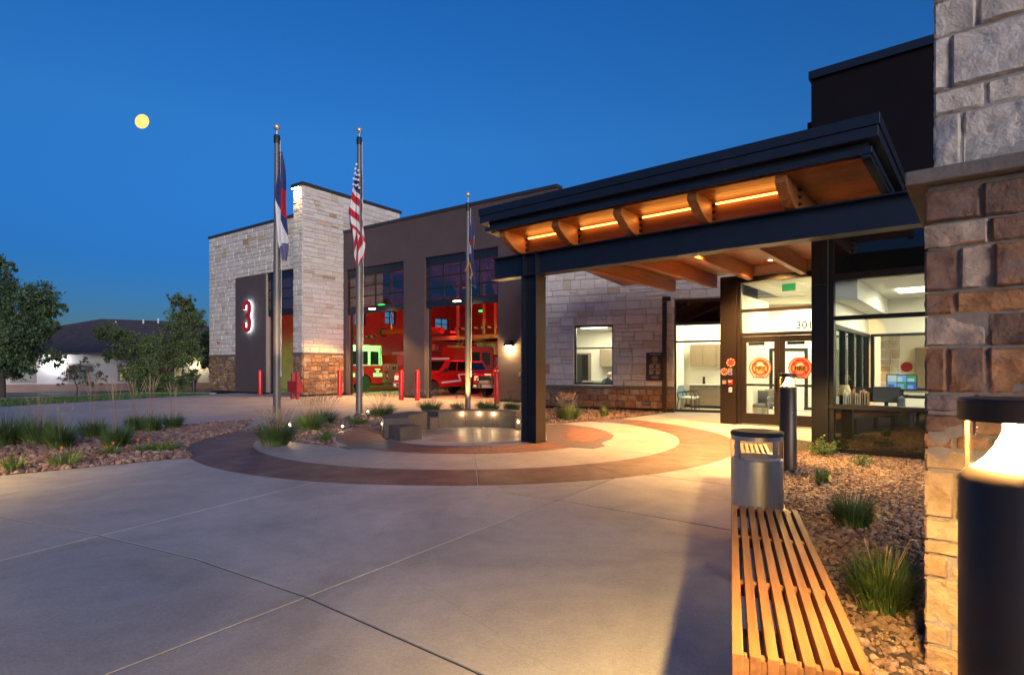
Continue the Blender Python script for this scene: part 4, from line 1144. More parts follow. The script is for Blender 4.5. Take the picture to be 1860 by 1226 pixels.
# the seated man
def person(frame, x, y, rz, label):
    t = thing('person', label, 'person', (*frame.w(x, y), 0.0), frame.a + rz)
    J = {'pel': (0, .0, .52, .15), 'bel': (0, -.03, .68, .145), 'che': (0, -.09, .90, .16), 'nk': (0, -.17, 1.08, .065), 'hd0': (0, -.21, 1.14, .06),
         'ls': (.19, -.13, 1.0, .072), 'le': (.25, -.25, .78, .052), 'lw': (.14, -.46, .80, .036),
         'rs': (-.19, -.13, 1.0, .072), 're': (-.25, -.25, .78, .052), 'rw': (-.14, -.46, .80, .036),
         'lh': (.1, 0, .5, .1), 'lk': (.14, -.42, .50, .075), 'la': (.14, -.40, .09, .05), 'lt': (.14, -.56, .05, .04),
         'rh': (-.1, 0, .5, .1), 'rk': (-.14, -.42, .50, .075), 'ra': (-.14, -.40, .09, .05), 'rt': (-.14, -.56, .05, .04)}
    E_ = [('pel', 'bel'), ('bel', 'che'), ('che', 'nk'), ('nk', 'hd0'), ('che', 'ls'), ('ls', 'le'), ('le', 'lw'), ('che', 'rs'), ('rs', 're'), ('re', 'rw'),
          ('pel', 'lh'), ('lh', 'lk'), ('lk', 'la'), ('la', 'lt'), ('pel', 'rh'), ('rh', 'rk'), ('rk', 'ra'), ('ra', 'rt')]
    def skin(name, joints, edges, m, sub=2, root=0):
        ks = list(joints); me = bpy.data.meshes.new(name)
        me.from_pydata([joints[k][:3] for k in ks], [(ks.index(a), ks.index(b)) for a, b in edges], [])
        o = link(name, me, m, t); o.modifiers.new('skin', 'SKIN'); sv = me.skin_vertices[0].data if me.skin_vertices else None
        if sv is None:
            bm = bmesh.new(); bm.from_mesh(me); bm.verts.layers.skin.verify(); bm.to_mesh(me); bm.free(); sv = me.skin_vertices[0].data
        for i, k in enumerate(ks): sv[i].radius = (joints[k][3],) * 2; sv[i].use_root = i == root
        md = o.modifiers.new('sub', 'SUBSURF'); md.levels = sub; md.render_levels = sub
        for p in me.polygons: p.use_smooth = True
        return o
    skin('body', J, E_, pm('navy_shirt', (.035, .05, .075), .8))
    sk_m = pm('skin', (.50, .29, .20), .6)
    # head: egg with brow, nose, ears, tilted down
    hd = thing_child('head', t, (0, -.25, 1.22), (RD(38), 0, 0))
    bm = bmesh.new(); bmesh.ops.create_uvsphere(bm, u_segments=20, v_segments=14, radius=1)
    for v in bm.verts:
        x_, y_, z_ = v.co
        s = 1 - .22 * max(0, -z_) ** 1.5
        v.co = (x_ * .078 * s, y_ * .098 * (1 - .1 * max(0, -z_)), z_ * .122)
        if y_ < -.8 and abs(x_) < .2 and -.35 < z_ < .1: v.co.y -= .022
    me = bpy.data.meshes.new('head'); bm.to_mesh(me); bm.free(); hd2 = link('skull', me, sk_m, hd); shade(hd2, 180)
    for s in (-1, 1):
        MB().lathe([(0, -.012), (.02, -.01), (.026, 0), (.02, .01), (0, .012)], 10).build('ear', sk_m, hd, (s * .078, .01, -.005), (0, RD(90), 0), smooth=True)
        MB().lathe([(0, -.01), (.009, -.004), (.01, 0), (.009, .004), (0, .01)], 8).build('eye', M['black'], hd, (s * .03, -.089, .012), smooth=True)
    MB().box(-.025, .025, -.096, -.085, -.06, -.052).build('mouth', pm('lips', (.3, .12, .1), .6), hd)
    bm = bmesh.new(); bmesh.ops.create_uvsphere(bm, u_segments=20, v_segments=14, radius=1)
    bmesh.ops.delete(bm, geom=[v for v in bm.verts if v.co.z < .1 + .55 * max(0, -v.co.y) - .35 * max(0, v.co.y)], context='VERTS')
    for v in bm.verts: v.co = (v.co.x * .083, v.co.y * .104, v.co.z * .129)
    me = bpy.data.meshes.new('hair'); bm.to_mesh(me); bm.free(); shade(link('hair', me, pm('grey_hair', (.45, .42, .38), .8), hd), 180)
    for s in (-1, 1):
        HJ = {'w': (s * .14, -.46, .80, .03), 'p': (s * .12, -.53, .785, .034)}; ED = [('w', 'p')]
        for q in range(4):
            b0 = (s * (.145 - .02 * q), -.56, .785, .010); HJ[f'a{q}'] = b0
            HJ[f'b{q}'] = (s * (.145 - .021 * q), -.60 - (.008 if q in (1, 2) else 0), .782, .009); HJ[f'c{q}'] = (s * (.143 - .021 * q), -.625 - (.012 if q in (1, 2) else 0), .768, .008)
            ED += [('p', f'a{q}'), (f'a{q}', f'b{q}'), (f'b{q}', f'c{q}')]
        HJ['t0'] = (s * .09, -.52, .785, .011); HJ['t1'] = (s * .07, -.555, .775, .009); ED += [('w', 't0'), ('t0', 't1')]
        skin('hand', HJ, ED, sk_m, 1)
    return t
def thing_child(name, par, loc, rot):
    o = bpy.data.objects.new(name, None); col.objects.link(o); o.parent = par; o.location = loc; o.rotation_euler = rot
    return o
person(FB, FB.x(1098, 1.75), 1.75, RD(60), 'grey haired man in dark shirt bending over a desk behind the window')
office_chair(FB, FB.x(1099, 1.8), 1.8, RD(60), 'office chair under the man behind the window', M['chair_tan'])

# entrance glass left of the doors
ew = MB()
for a, c in ((BX1, BX1 + .05), (GX1 + .05, GX1 + .1)): ew.box(a, c, .02, .14, .02, 3.78)
for a, c in ((.02, .10), (2.35, 2.41), (2.93, 3.03), (3.7, 3.79)): ew.box(BX1 + .051, GX1 + .049, .024, .136, a, c)
eo = ew.build('entrance_window', M['dark_frame'], lob)
MB().box(BX1 + .05, GX1 + .05, .07, .076, .10, 2.35).build('pane', M['glass'], eo)
MB().box(BX1 + .05, GX1 + .05, .07, .076, 2.41, 2.93).build('pane', M['glass'], eo)
MB().box(BX1 + .05, GX1 + .05, .05, .08, 3.03, 3.70).build('dark_pane', M['spandrel_blue'], eo)
# downpipe and plaque
xp = FB.x(1207, -.12)
b = MB().box(xp - .07, xp + .07, -.17, -.07, .0, 3.55)
b.prism_x([(-.17, 3.55), (-.07, 3.55), (.0, 3.75), (-.1, 3.75)], xp - .07, xp + .07)
dp = b.build('downpipe', M['bronze'], None, (*FB.o, 0), (0, 0, FB.a), bev=.01); tag(dp, 'dark bronze downpipe at the right end of the white stone wall', 'downpipe')
MB().box(xp - .07, xp + .2, -.16, -.06, 3.76, 3.9).build('elbow', M['bronze'], dp, bev=.01)
pq = thing('plaque', 'dark bronze dedication plaque with a round seal on the white stone', 'plaque', (*FB.w(FB.x(1190, -.075), -.075), FB.z(1190, 666, -.07)), FB.a)
pw_, ph = .30, .48
MB().box(-pw_, pw_, -.03, .015, -ph, ph).build('plate', M['bronze'], pq, bev=.008)
M['gold'] = pm('worn_gold', (.42, .36, .27), .4, metal=.6)
MB().lathe([(.085, -.003), (.085, .003), (.10, .003), (.10, -.003), (.085, -.003)], 24).build('seal_ring', M['gold'], pq, (0, -.035, .26), (RD(90), 0, 0))
MB().lathe([(0, -.003), (.07, -.003), (.07, .004), (0, .004)], 20).build('seal', pm('seal_red', (.28, .14, .07), .5), pq, (0, -.035, .26), (RD(90), 0, 0))
rg = random.Random(2)
for z, wdt in ((.43, .2), (.405, .19), (.13, .12), (.075, .17)) + tuple((.05 - .022 * k, .22) for k in range(5)) + ((-.085, .2), (-.11, .2)) + tuple((-.15 - .022 * k, .21) for k in range(6)) + ((-.33, .1), (-.36, .15), (-.39, .12)):
    if wdt > .205:
        for s in (-1, 1): MB().box(s * .11 - .085, s * .11 + rg.uniform(.02, .085), -.034, -.030, z - .006, z + .006).build('raised_line', M['gold'], pq)
    else: MB().box(-wdt, wdt, -.034, -.030, z - .006, z + .006).build('raised_line', M['gold'], pq)

# ------------------------------------------------------------------ vestibule with entrance doors
ves = thing('entrance_vestibule', 'dark bronze framed glass entrance with numbers 301 over the doors', 'entrance', (*FV.o, 0), FV.a)
px0 = FV.x(1308, -.1); VX1 = 2.6
MB().box(px0, -.03, -.10, .30, 0.0, 3.95).build('pillar', M['bronze_dark'], ves, bev=.008)
MB().box(px0 + .1, -.04, .301, 2.9, 0.0, 3.5).build('interior_wall', M['wall_white'], ves)
MB().box(px0 + .02, px0 + .099, .301, 2.9, 0.0, 3.95).build('outer_cladding', M['bronze_dark'], ves)
MB().box(-.028, VX1 + .4, -.06, .10, 3.76, 3.9).build('header', M['bronze_dark'], ves)
MB().box(-.028, VX1 + .4, -.0, .08, 3.902, 4.3).build('bulkhead', M['panel_pink'], ves)
D0, D1, D2 = FV.x(1346.5), FV.x(1416), FV.x(1416) + FV.x(1416) - FV.x(1346.5)
fr = MB().box(-.03, D0, -.04, .10, .02, 3.76).box(D2, D2 + .08, -.04, .10, .02, 3.76).box(D2 + .081, VX1 + .4, -.04, .10, .02, .1)
for a, c in ((2.33, 2.42), (2.97, 3.05)): fr.box(D0 + .001, D2 - .001, -.036, .096, a, c)
fr.build('door_frame', M['bronze_dark'], ves)
for a, c in ((2.42, 2.97), (3.05, 3.76)): MB().box(D0, D2, .02, .026, a, c).build('transom_pane', M['glass'], ves)
MB().box(D2 + .08, VX1 + .4, .02, .026, .1, 3.76).build('side_pane', M['glass'], ves)
text('number', '301', .26, M['bronze_dark'], ves, (FV.x(1461), .012, 2.56), depth=.003, bold=.004)
M['sticker_red'] = pm('sticker_red', (.42, .010, .014), .5)
M['sticker_pink'] = pm('sticker_pink', (.58, .24, .20), .5)
M['sticker_gold'] = pm('sticker_gold', (.45, .21, .06), .5)
M['ink'] = pm('ink', (.02, .015, .01), .6)
def cup(px_, z0, z1, r, y, grow=0.0):
    """badge outline: round top with a flat cut base"""
    pts = []
    for k in range(29):
        a = RD(-42 + (222 + 42) * k / 28); pts.append(((r + grow) * math.cos(a), (r + grow) * math.sin(a)))
    pts.append((-.60 * (r + grow), -.98 * (r + grow))); pts.append((.60 * (r + grow), -.98 * (r + grow)))
    return pts
def disc(r0, r1, a0, a1, n=24):
    o_ = [(r1 * math.cos(RD(a0 + (a1 - a0) * k / n)), r1 * math.sin(RD(a0 + (a1 - a0) * k / n))) for k in range(n + 1)]
    if r0 == 0: return o_
    return o_ + [(r0 * math.cos(RD(a0 + (a1 - a0) * k / n)), r0 * math.sin(RD(a0 + (a1 - a0) * k / n))) for k in range(n, -1, -1)]
def leaf(xa, xb, label, hinge):
    dr = thing('entrance_door', label, 'door', (*FV.w(0, 0), 0), FV.a, 'entrance doors')
    y0, y1 = -.02, .05; st = .125
    f = MB().box(xa + .004, xa + st, y0, y1, .03, 2.32).box(xb - st, xb - .004, y0, y1, .03, 2.32)
    f.box(xa + st + .001, xb - st - .001, y0 + .002, y1 - .002, .03, .30).box(xa + st + .001, xb - st - .001, y0 + .002, y1 - .002, 2.17, 2.32)
    f.build('leaf_frame', M['bronze_dark'], dr)
    MB().box(xa + st + .001, xb - st - .001, .012, .018, .30, 2.17).build('pane', M['glass'], dr)
    MB().box(xa + st + .002, xb - st - .002, .03, .075, 1.02, 1.08).build('push_bar', M['black'], dr)
    MB().box(xa + st + .05, xb - st - .25, .022, .05, 2.09, 2.165).build('closer', M['black'], dr)
    hx = xb - .09 if hinge else xa + .09
    MB().tube([(hx, -.02, .90), (hx, -.1, .93), (hx, -.1, 1.24), (hx, -.02, 1.27)], .016, 8).build('handle', M['black'], dr, smooth=True)
    bx = (xa + xb) / 2 + .0; bz = 1.5
    bd = MB(); L = lambda poly, d0, mm, nm: MB().prism_y([(bx + p[0], bz + p[1]) for p in poly], .011 - d0 - .002, .011 - d0).build(nm, mm, stk)
    stk = thing_child('badge_sticker', dr, (0, 0, 0), (0, 0, 0))
    r = .275
    L(cup(0, 0, 0, r, 0), .000, M['sticker_red'], 'rim'); L(cup(0, 0, 0, r, 0, -.02), .003, M['sticker_pink'], 'field')
    L(disc(.135, .215, 60, -60), .006, M['sticker_red'], 'side_band'); L(disc(.135, .215, 120, 240), .006, M['sticker_red'], 'side_band')
    L(disc(.16, .232, 52, 128), .009, M['sticker_gold'], 'top_ribbon'); L(disc(.17, .222, 56, 124), .012, M['sticker_red'], 'top_ribbon_face')
    L(disc(.15, .205, 232, 308), .009, M['sticker_gold'], 'lower_ribbon'); L(disc(.16, .195, 236, 304), .012, M['sticker_red'], 'lower_ribbon_face')
    L([(-.1, .035), (-.03, .11), (0, .085), (.04, .115), (.1, .035)], .006, M['white_paint'], 'mountain')
    L([(-.09, .03), (-.02, .06), (.03, .085), (.09, .03)], .009, M['sticker_gold'], 'ridge')
    L([(-.17, -.075), (.17, -.075), (.17, .042), (-.17, .042)], .0125, M['sticker_gold'], 'name_band')
    text('fire_lettering', 'FIRE', .145, M['ink'], stk, (bx, -.007, bz - .016), depth=.001, bold=.006, sx=.95)
    MB().box(bx - .11, bx + .11, -.001, .001, bz - .255, bz - .235).build('small_print', M['ink'], stk)
leaf(D0, D1, 'left entrance glass door with red fire badge and armchairs behind', True)
leaf(D1, D2, 'right entrance glass door with red fire badge behind the path light', False)
# notices on the pillar
def notice(px, py, kind, label):
    y = -.103; o = None; x = FV.x(px, y); z = FV.z(px, py, y)
    t = thing('notice', label, 'sign', (*FV.w(x, y), z), FV.a)
    if kind == 'badge':
        r = .115 if px > 1320 else .095
        MB().prism_y(disc(0, r, 0, 360, 18)[:-1], -.004, -.001).build('face', M['sticker_red'], t)
        for k in range(3): MB().box(-r * .5, r * .5, -.006, -.0042, r * (.3 - .3 * k) - .008, r * (.3 - .3 * k) + .008).build('print', M['ink'], t)
        for k in range(8):
            a = k * math.pi / 4; MB().box(r * .86 * math.cos(a) - .018, r * .86 * math.cos(a) + .018, -.006, -.0042, r * .86 * math.sin(a) - .018, r * .86 * math.sin(a) + .018).build('scallop', M['sticker_pink'], t)
    else:
        c = {'intercom': M['alu'], 'pull': M['red_paint'], 'plate': M['alu'], 'small': M['white_paint']}[kind]
        s = {'intercom': (.05, .09), 'pull': (.06, .065), 'plate': (.05, .05), 'small': (.04, .06)}[kind]
        MB().box(-s[0], s[0], -.035, -.001, -s[1], s[1]).build('case', c, t, bev=.005)
        if kind in ('intercom', 'small'):
            MB().box(-s[0] * .5, s[0] * .5, -.042, -.036, -s[1] * .7, -s[1] * .2).build('screen', emit_mat('blue_screen', (.1, .2, 1.0), .4), t)
            MB().lathe([(0, 0), (.018, 0), (.018, .008), (0, .01)], 12).build('button', M['ink'], t, (0, -.036, s[1] * .4), (RD(90), 0, 0))
        if kind == 'pull': MB().box(-.04, .04, -.042, -.036, .0, .03).build('print', M['white_paint'], t)
notice(1327.5, 658.5, 'badge', 'larger red badge notice at the top of the entrance pillar')
notice(1316, 675, 'badge', 'smaller red badge notice left on the entrance pillar')
notice(1327, 675, 'intercom', 'grey door intercom beside the red badges on the pillar')
notice(1316, 694, 'plate', 'grey button plate on the entrance pillar')
notice(1327, 694, 'pull', 'bright red call box on the entrance pillar')
notice(1327, 708, 'small', 'small lit card reader lowest on the entrance pillar')

# lobby interior
room(lob, BX1 + .02, 13.0, .36, 2.75, 3.76, M['wall_white'], M['floor_in'], M['ceiling_white'], right=True)
MB().box(.0, 4.6, .12, 6.0, 3.78, 3.84).build('ceiling', M['ceiling_white'], ves)
MB().box(.0, 4.6, .12, 5.0, -.02, .010).build('interior_floor', M['floor_in'], ves)
for i in range(7):
    for j in range(4):
        lit = (i, j) in ((1, 1), (3, 1), (2, 2), (4, 2), (5, 1))
        MB().box(.02 + i * .62, .62 + i * .62, .2 + j * 1.2, 1.38 + j * 1.2, 3.765, 3.779).build('light_tile' if lit and (i + j) % 2 else 'ceiling_tile', M['white_emit'] if lit and (i + j) % 2 else M['ceiling_white'], ves)
lamp('AREA', 'lobby_glow', (1.8, 2.2, 3.70), 95, (1, .85, .56), ves, 2.2)
lamp('AREA', 'waiting_glow', (BX1 + 1.3, 1.5, 3.70), 85, (1, .83, .52), lob, 1.4)
lamp('AREA', 'waiting_glow', (BX1 + 4.4, 1.6, 3.70), 80, (1, .83, .52), lob, 1.6)
ex = thing('exit_sign', 'green exit sign hanging from the lobby ceiling behind the transom', 'sign', (*FV.w(FV.x(1433, 1.0), 1.0), FV.z(1433, 522, 1.0)), FV.a)
MB().box(-.17, .17, -.01, .01, -.10, .10).build('panel', pm('exit_green', (.03, .16, .05), .3, emit=(.05, .5, .12), estr=.25), ex, bev=.006)
MB().box(-.19, .19, -.03, .03, .102, .13).build('cap', pm('exit_cap', (.02, .2, .06), .4), ex)
bx = FB.x(1250, 2.5)
t = thing('wall_cupboard', 'pale wood cupboard hung on the waiting room wall', 'cupboard', (*FB.w(BX1 + .25, 2.745), 1.55), FB.a)
for k in range(3): MB().box(.02 + k * .46, .47 + k * .46, -.36, 0, 0, .82).build('door', M['cabinet'], t, bev=.004)
t = thing('base_cupboard', 'pale wood counter cupboard under the wall cupboard', 'cupboard', (*FB.w(BX1 + .25, 2.745), .012), FB.a)
for k in range(3): MB().box(.02 + k * .5, .51 + k * .5, -.58, 0, .1, .84).build('door', M['cabinet'], t, bev=.004)
MB().box(.0, 1.55, -.62, 0, .842, .885).build('top', M['counter'], t, bev=.004)
MB().box(.04, 1.5, -.5, 0, .0, .099).build('kick', M['black'], t)
for k in range(3): MB().box(.2 + k * .5, .34 + k * .5, -.6, -.582, .74, .755).build('handle', M['alu'], t)
ob = MB().lathe([(.05, 0), (.055, .04), (.045, .2), (.05, .26), (0, .28)], 14).build('coffee_flask', M['black'], None, (*FB.w(BX1 + .75, 2.5), .897), smooth=True); tag(ob, 'small dark flask on the waiting room counter', 'flask')
MB().box(BX1 + .03, 13, 2.73, 2.749, .012, .11).build('skirting', M['dark_frame'], lob)
def arm_chair(X, Y, rz, label, ms, mb, group):
    t = thing('arm_chair', label, 'chair', (X, Y, .012), rz, group)
    MB().box(-.26, .26, -.26, .24, .40, .47).build('seat', ms, t, bev=.03)
    MB().prism_x([(.20, .46), (.30, .86), (.35, .86), (.26, .44)], -.25, .25).build('backrest', mb, t, bev=.02)
    for s in (-.29, .29):
        MB().tube([(s, -.24, 0), (s, -.24, .55), (s, -.18, .64), (s, .10, .66), (s, .22, .62)], .016, 8).build('arm', M['dark_frame'], t, smooth=True)
        MB().tube([(s, .26, 0), (s, .20, .42), (s, .24, .62)], .016, 8).build('leg', M['dark_frame'], t, smooth=True)
    return t
X, Y = FB.w(BX1 + .32, .75)
arm_chair(X, Y, FB.a + RD(80), 'blue waiting room armchair nearest the entrance glass', M['chair_seat'], M['chair_blue'], 'waiting room chairs')
X, Y = FB.w(BX1 + .36, 1.45)
arm_chair(X, Y, FB.a + RD(80), 'blue waiting room armchair further from the entrance glass', M['chair_seat'], M['chair_blue'], 'waiting room chairs')
def tub_chair(X, Y, rz, label):
    t = thing('tub_chair', label, 'chair', (X, Y, .012), rz, 'lobby tub chairs')
    MB().box(-.28, .28, -.28, .2, .36, .46).build('seat', M['chair_grey'], t, bev=.03)
    MB().box(-.3, .3, .2, .28, .36, .84).build('backrest', M['chair_grey'], t, bev=.03)
    for s in (-1, 1): MB().box(s * .32 - .03, s * .32 + .03, -.28, .28, .34, .66).build('arm', M['chair_grey'], t, bev=.025)
    for sx in (-.27, .27):
        for sy in (-.22, .22): MB().tube([(sx * 1.05, sy * 1.1, 0), (sx, sy, .36)], .013, 6).build('leg', M['alu'], t)
for k, (px, dpt, lb) in enumerate(((1374, 1.6, 'grey tub chair nearest the left entrance door'), (1392, 2.3, 'grey tub chair second from the left entrance door'), (1404, 3.0, 'grey tub chair furthest behind the left entrance door'))):
    X, Y = FV.w(FV.x(px, dpt), dpt); tub_chair(X, Y, FV.a + RD(10), lb)
yd = 2.72; xd = FB.x(1432, yd)
b = MB().box(xd - .62, xd - .52, yd - .05, yd + .02, .02, 2.2).box(xd + .52, xd + .62, yd - .05, yd + .02, .02, 2.2).box(xd - .519, xd + .519, yd - .05, yd + .02, 2.1, 2.2)
b.build('inner_door_frame', M['dark_frame'], lob)
MB().box(xd - .5, xd + .5, yd - .02, yd + .0, .02, 2.1).build('inner_door', M['wall_white'], lob)

# ------------------------------------------------------------------ front office
off = thing('front_office', 'dark tall office block with a large lit window by the stone pier', 'building', (*FO.o, 0), FO.a)
OX0 = FO.x(1476.5); OX1 = 3.2
OTZ = 6.66
MB().box(FO.x(1473.5, .02), OX1, .02, .34, 3.9, OTZ).build('upper_wall', M['stucco_dark'], off)
MB().box(FO.x(1473.5, .02) - .03, OX1, -.05, .4, OTZ, OTZ + .14).build('coping', M['navy'], off)
MB().box(FO.x(1466.5, .36), FO.x(1466.5, .36) + .35, .36, 5, 3.9, 6.05).build('rear_parapet', M['stucco_dark'], off)
MB().box(OX0, -.005, -.12, .2, 0, 3.9).build('corner_post', M['bronze_dark'], off, bev=.006)
MB().box(OX0 + .02, -.03, -.135, -.121, 2.95, 2.97).build('post_seam', M['black'], off)
b = MB().box(.0, .07, -.05, .1, .03, 3.9)
for a, c in ((.03, .10), (2.33, 2.40), (3.02, 3.14)): b.box(.071, OX1, -.05, .1, a, c)
b.build('window_frame', M['bronze_dark'], off)
MB().box(.0, OX1, -.13, .12, .785, .86).build('window_sill', M['bronze_dark'], off, bev=.006)
MB().box(.07, OX1, .02, .05, .10, .784).build('lower_pane', M['spandrel'], off)
MB().box(.07, OX1, .02, .026, .86, 2.33).build('pane', M['glass'], off)
MB().box(.07, OX1, .02, .026, 2.40, 3.02).build('pane', M['glass'], off)
MB().box(.07, OX1, .0, .03, 3.14, 3.9).build('upper_pane', M['spandrel_blue'], off)
# office interior
RY = 4.2
MB().box(-.05, 4.6, .13, RY, 3.06, 3.16).build('ceiling', M['ceiling_white'], off)
MB().box(-.05, 4.6, .13, RY, -.02, .012).build('interior_floor', M['floor_in'], off)
MB().box(4.5, 4.6, .13, RY, .012, 3.06).build('interior_wall', M['wall_white'], off)
bwx0 = FO.x(1582, RY); bwz0, bwz1 = 1.0, 2.28
wall_mesh(-.05, 4.49, .012, 3.06, RY, RY + .1, [(bwx0, 4.2, bwz0, bwz1)]).build('interior_wall', M['wall_white'], off)
MB().box(bwx0, 4.2, RY - .03, RY + .1, bwz1 - .06, bwz1).box(bwx0, bwx0 + .06, RY - .03, RY + .1, bwz0, bwz1 - .061).box(bwx0 + .061, 4.2, RY - .06, RY + .1, bwz0, bwz0 + .05).build('inner_window_frame', M['dark_frame'], off)
MB().box(bwx0, 5.5, RY + 2.2, RY + 2.3, 0, 3.0).build('interior_wall', M['wall_white'], off)
MB().box(bwx0 - 1, 5.5, RY + .1, RY + 2.3, 2.8, 2.9).build('ceiling', M['ceiling_white'], off)
xs_ = FO.x(1618, RY + 1.6)
lay(off, ashlar(xs_ - .22, xs_ + .2, .1, 2.8, (.16, .26), (.12, .24), (), 77), WS, 'front', RY + 1.62, (.03, .08), seed=3, name='inner_stone')
MB().box(FO.x(1662, RY + 2.1), FO.x(1662, RY + 2.1) + .9, RY + 2.1, RY + 2.19, 0, 2.0).build('inner_door', M['cabinet'], off)
# glazed left side of the office
sd = MB()
for yy in (.2, 1.15, 2.1, 3.05, 4.0): sd.box(-.05, .05, yy, yy + .09, .0, 2.2)
sd.box(-.052, .052, .13, RY, 2.2, 2.28).box(-.052, .052, .13, RY, .5, .56)
so = sd.build('side_window_frame', M['dark_frame'], off)
for k in range(4): MB().box(-.01, -.004, .291 + .95 * k, 1.149 + .95 * k, .56, 2.2).build('pane', M['glass_tint'], so)
wall_mesh(.2, 4.1, .012, 3.06, -.04, .04, [(.2, 4.1, .5, 2.28)]).build('interior_wall', M['wall_white'], off, (0, 0, 0), (0, 0, RD(90)))
MB().box(.06, .4, .13, RY - .01, 2.7, 3.055).build('bulkhead', M['ceiling_white'], off)
lx = FO.x(1665, 2.6)
MB().box(lx - .3, lx + .6, 2.2, 2.8, 3.03, 3.055).build('ceiling_light', M['white_emit'], off)
lamp('AREA', 'office_glow', (2.0, 2.2, 3.0), 65, (1, .86, .6), off, 1.8)
lamp('AREA', 'inner_glow', (3.2, RY + 1.0, 2.75), 45, (1, .86, .6), off, 1.0)
# desk things
dz = .80
dk = MB().box(.12, 3.0, .2, .95, dz - .04, dz)
for xx in (.15, 2.9): dk.box(xx, xx + .05, .25, .9, .012, dz - .041)
tag(dk.build('desk', M['counter'], None, (*FO.o, 0), (0, 0, FO.a)), 'long white desk right behind the large office window', 'desk')
def monitor(px, y, wd, ht, rz, label, lit=False, z0=dz):
    x = FO.x(px, y); t = thing('monitor', label, 'monitor', (*FO.w(x, y), z0), FO.a + rz)
    MB().box(-wd / 2, wd / 2, -.02, .02, .1, .1 + ht).build('case', M['black'], t, bev=.006)
    if lit:
        rg = random.Random(5)
        cm = [emit_mat('feed', c, .28) for c in ((.25, .5, .9), (.5, .75, .9), (.12, .4, .12), (.7, .8, .75), (.1, .2, .5))]
        for i in range(3):
            for j in range(2):
                MB().box(-wd / 2 + .015 + i * (wd - .03) / 3 + .003, -wd / 2 + .015 + (i + 1) * (wd - .03) / 3 - .003, -.026, -.021, .115 + j * (ht - .03) / 2 + .003, .115 + (j + 1) * (ht - .03) / 2 - .003).build('camera_view', cm[(i * 2 + j * 3) % 5], t)
                MB().box(-wd / 2 + .03 + i * (wd - .03) / 3, -wd / 2 + .07 + i * (wd - .03) / 3 + rg.uniform(0, .1), -.030, -.0265, .13 + j * (ht - .03) / 2, .17 + j * (ht - .03) / 2 + rg.uniform(0, .06)).build('camera_detail', rg.choice(cm), t)
    else:
        MB().box(-wd / 2 + .015, wd / 2 - .015, -.024, -.0205, .115, .085 + ht).build('back_panel', pm('monitor_grey', (.09, .09, .085), .5), t)
    MB().box(-.03, .03, -.01, .03, 0.01, .1).build('stem', M['black'], t); MB().box(-.12, .12, -.08, .08, 0, .012).build('foot', M['black'], t, bev=.004)
monitor(1573, .55, .36, .25, RD(-12), 'left dark desktop monitor seen from behind on the office desk')
monitor(1610, .45, .42, .27, RD(6), 'right dark desktop monitor seen from behind on the office desk')
monitor(1638, 2.6, .52, .32, 0, 'wide screen showing blue camera views deep in the office', True, .95)
x = FO.x(1638, 2.6)
ob = MB().box(x - .9, x + 1.2, 2.35, 2.85, .90, .948).box(x - .85, x - .8, 2.4, 2.8, .012, .899).box(x + 1.1, x + 1.15, 2.4, 2.8, .012, .899).build('shelf_table', M['dark_frame'], None, (*FO.o, 0), (0, 0, FO.a))
tag(ob, 'dark table under the wide camera screen', 'table')
x = FO.x(1637, .4)
ob = MB().prism([(x - .06, .36), (x + .06, .36), (x + .05, .5), (x - .05, .5)], dz + .001, dz + .2).build('speaker', M['chair_grey'], None, (*FO.o, 0), (0, 0, FO.a), bev=.025); tag(ob, 'grey desk speaker right of the two monitors', 'speaker')
rg = random.Random(6)
fl = thing('file_rack', 'rack of upright paper folders on the desk behind the window', 'files', (*FO.w(FO.x(1557, .35), .35), dz), FO.a)
for k in range(11):
    xx = -.20 + k * .036; h = rg.uniform(.2, .33)
    MB().box(xx, xx + .012, -.1, .12, .002, h).build('folder', rg.choice((pm('folder_cream', (.75, .66, .45), .7), pm('folder_white', (.8, .78, .72), .7), pm('folder_orange', (.55, .22, .06), .7))), fl)
lmp = thing('table_lamp', 'small brass table lamp with pale shade in the office corner', 'lamp', (*FO.w(FO.x(1534, .8), .8), dz), FO.a)
MB().lathe([(.06, 0), (.06, .015), (.015, .03), (.022, .1), (.012, .22)], 14).build('stem', M['gold'], lmp, smooth=True)
MB().lathe([(.13, .2), (.07, .38)], 18, caps=False).build('shade', pm('lamp_shade', (.7, .55, .28), .8), lmp, smooth=True)
oc = office_chair(FO, FO.x(1676, 1.2), 1.2, RD(100), 'dark office chair at the right end of the window desk', M['black'])
ob = MB().prism_y(disc(0, .13, 0, 360, 10)[:-1], -.02, 0).build('wall_badge', M['red_dark'], None, (*FO.w(FO.x(1647, RY + 2.18), RY + 2.18), 1.52), (0, 0, FO.a)); tag(ob, 'dark red badge on the back wall above the camera screen', 'badge')

# ------------------------------------------------------------------ entrance canopy
can = thing('entrance_canopy', 'dark steel entrance canopy with glowing timber brackets and wood soffit', 'canopy', (*FC.o, 0), FC.a)
SOF, BT, BB = 4.19, 3.81, 3.36
FL = FC.l(-0.535, 11.27); BLc = FC.l(4.25, 19.78)
yF = FL[1]; xFR = FC.x(1584, yF); YB = 8.6
slope = (BLc[0] - FL[0]) / (BLc[1] - FL[1])
def roof_poly(o): return [(FL[0] - o, yF - o), (xFR + o, yF - o), (xFR + o, 7.6), (FL[0] - o + slope * (7.6 - yF + o), 7.6)]
MB().prism(roof_poly(0.0), SOF, SOF + .085).build('soffit_trim', M['navy'], can, bev=.006)
MB().prism(roof_poly(-.06), SOF + .086, SOF + .165).build('shadow_band', M['black'], can)
MB().prism(roof_poly(.075), SOF + .166, SOF + .305).build('fascia', M['navy'], can, bev=.006)
MB().prism(roof_poly(.095), SOF + .309, SOF + .45).build('fascia', M['navy'], can, bev=.006)
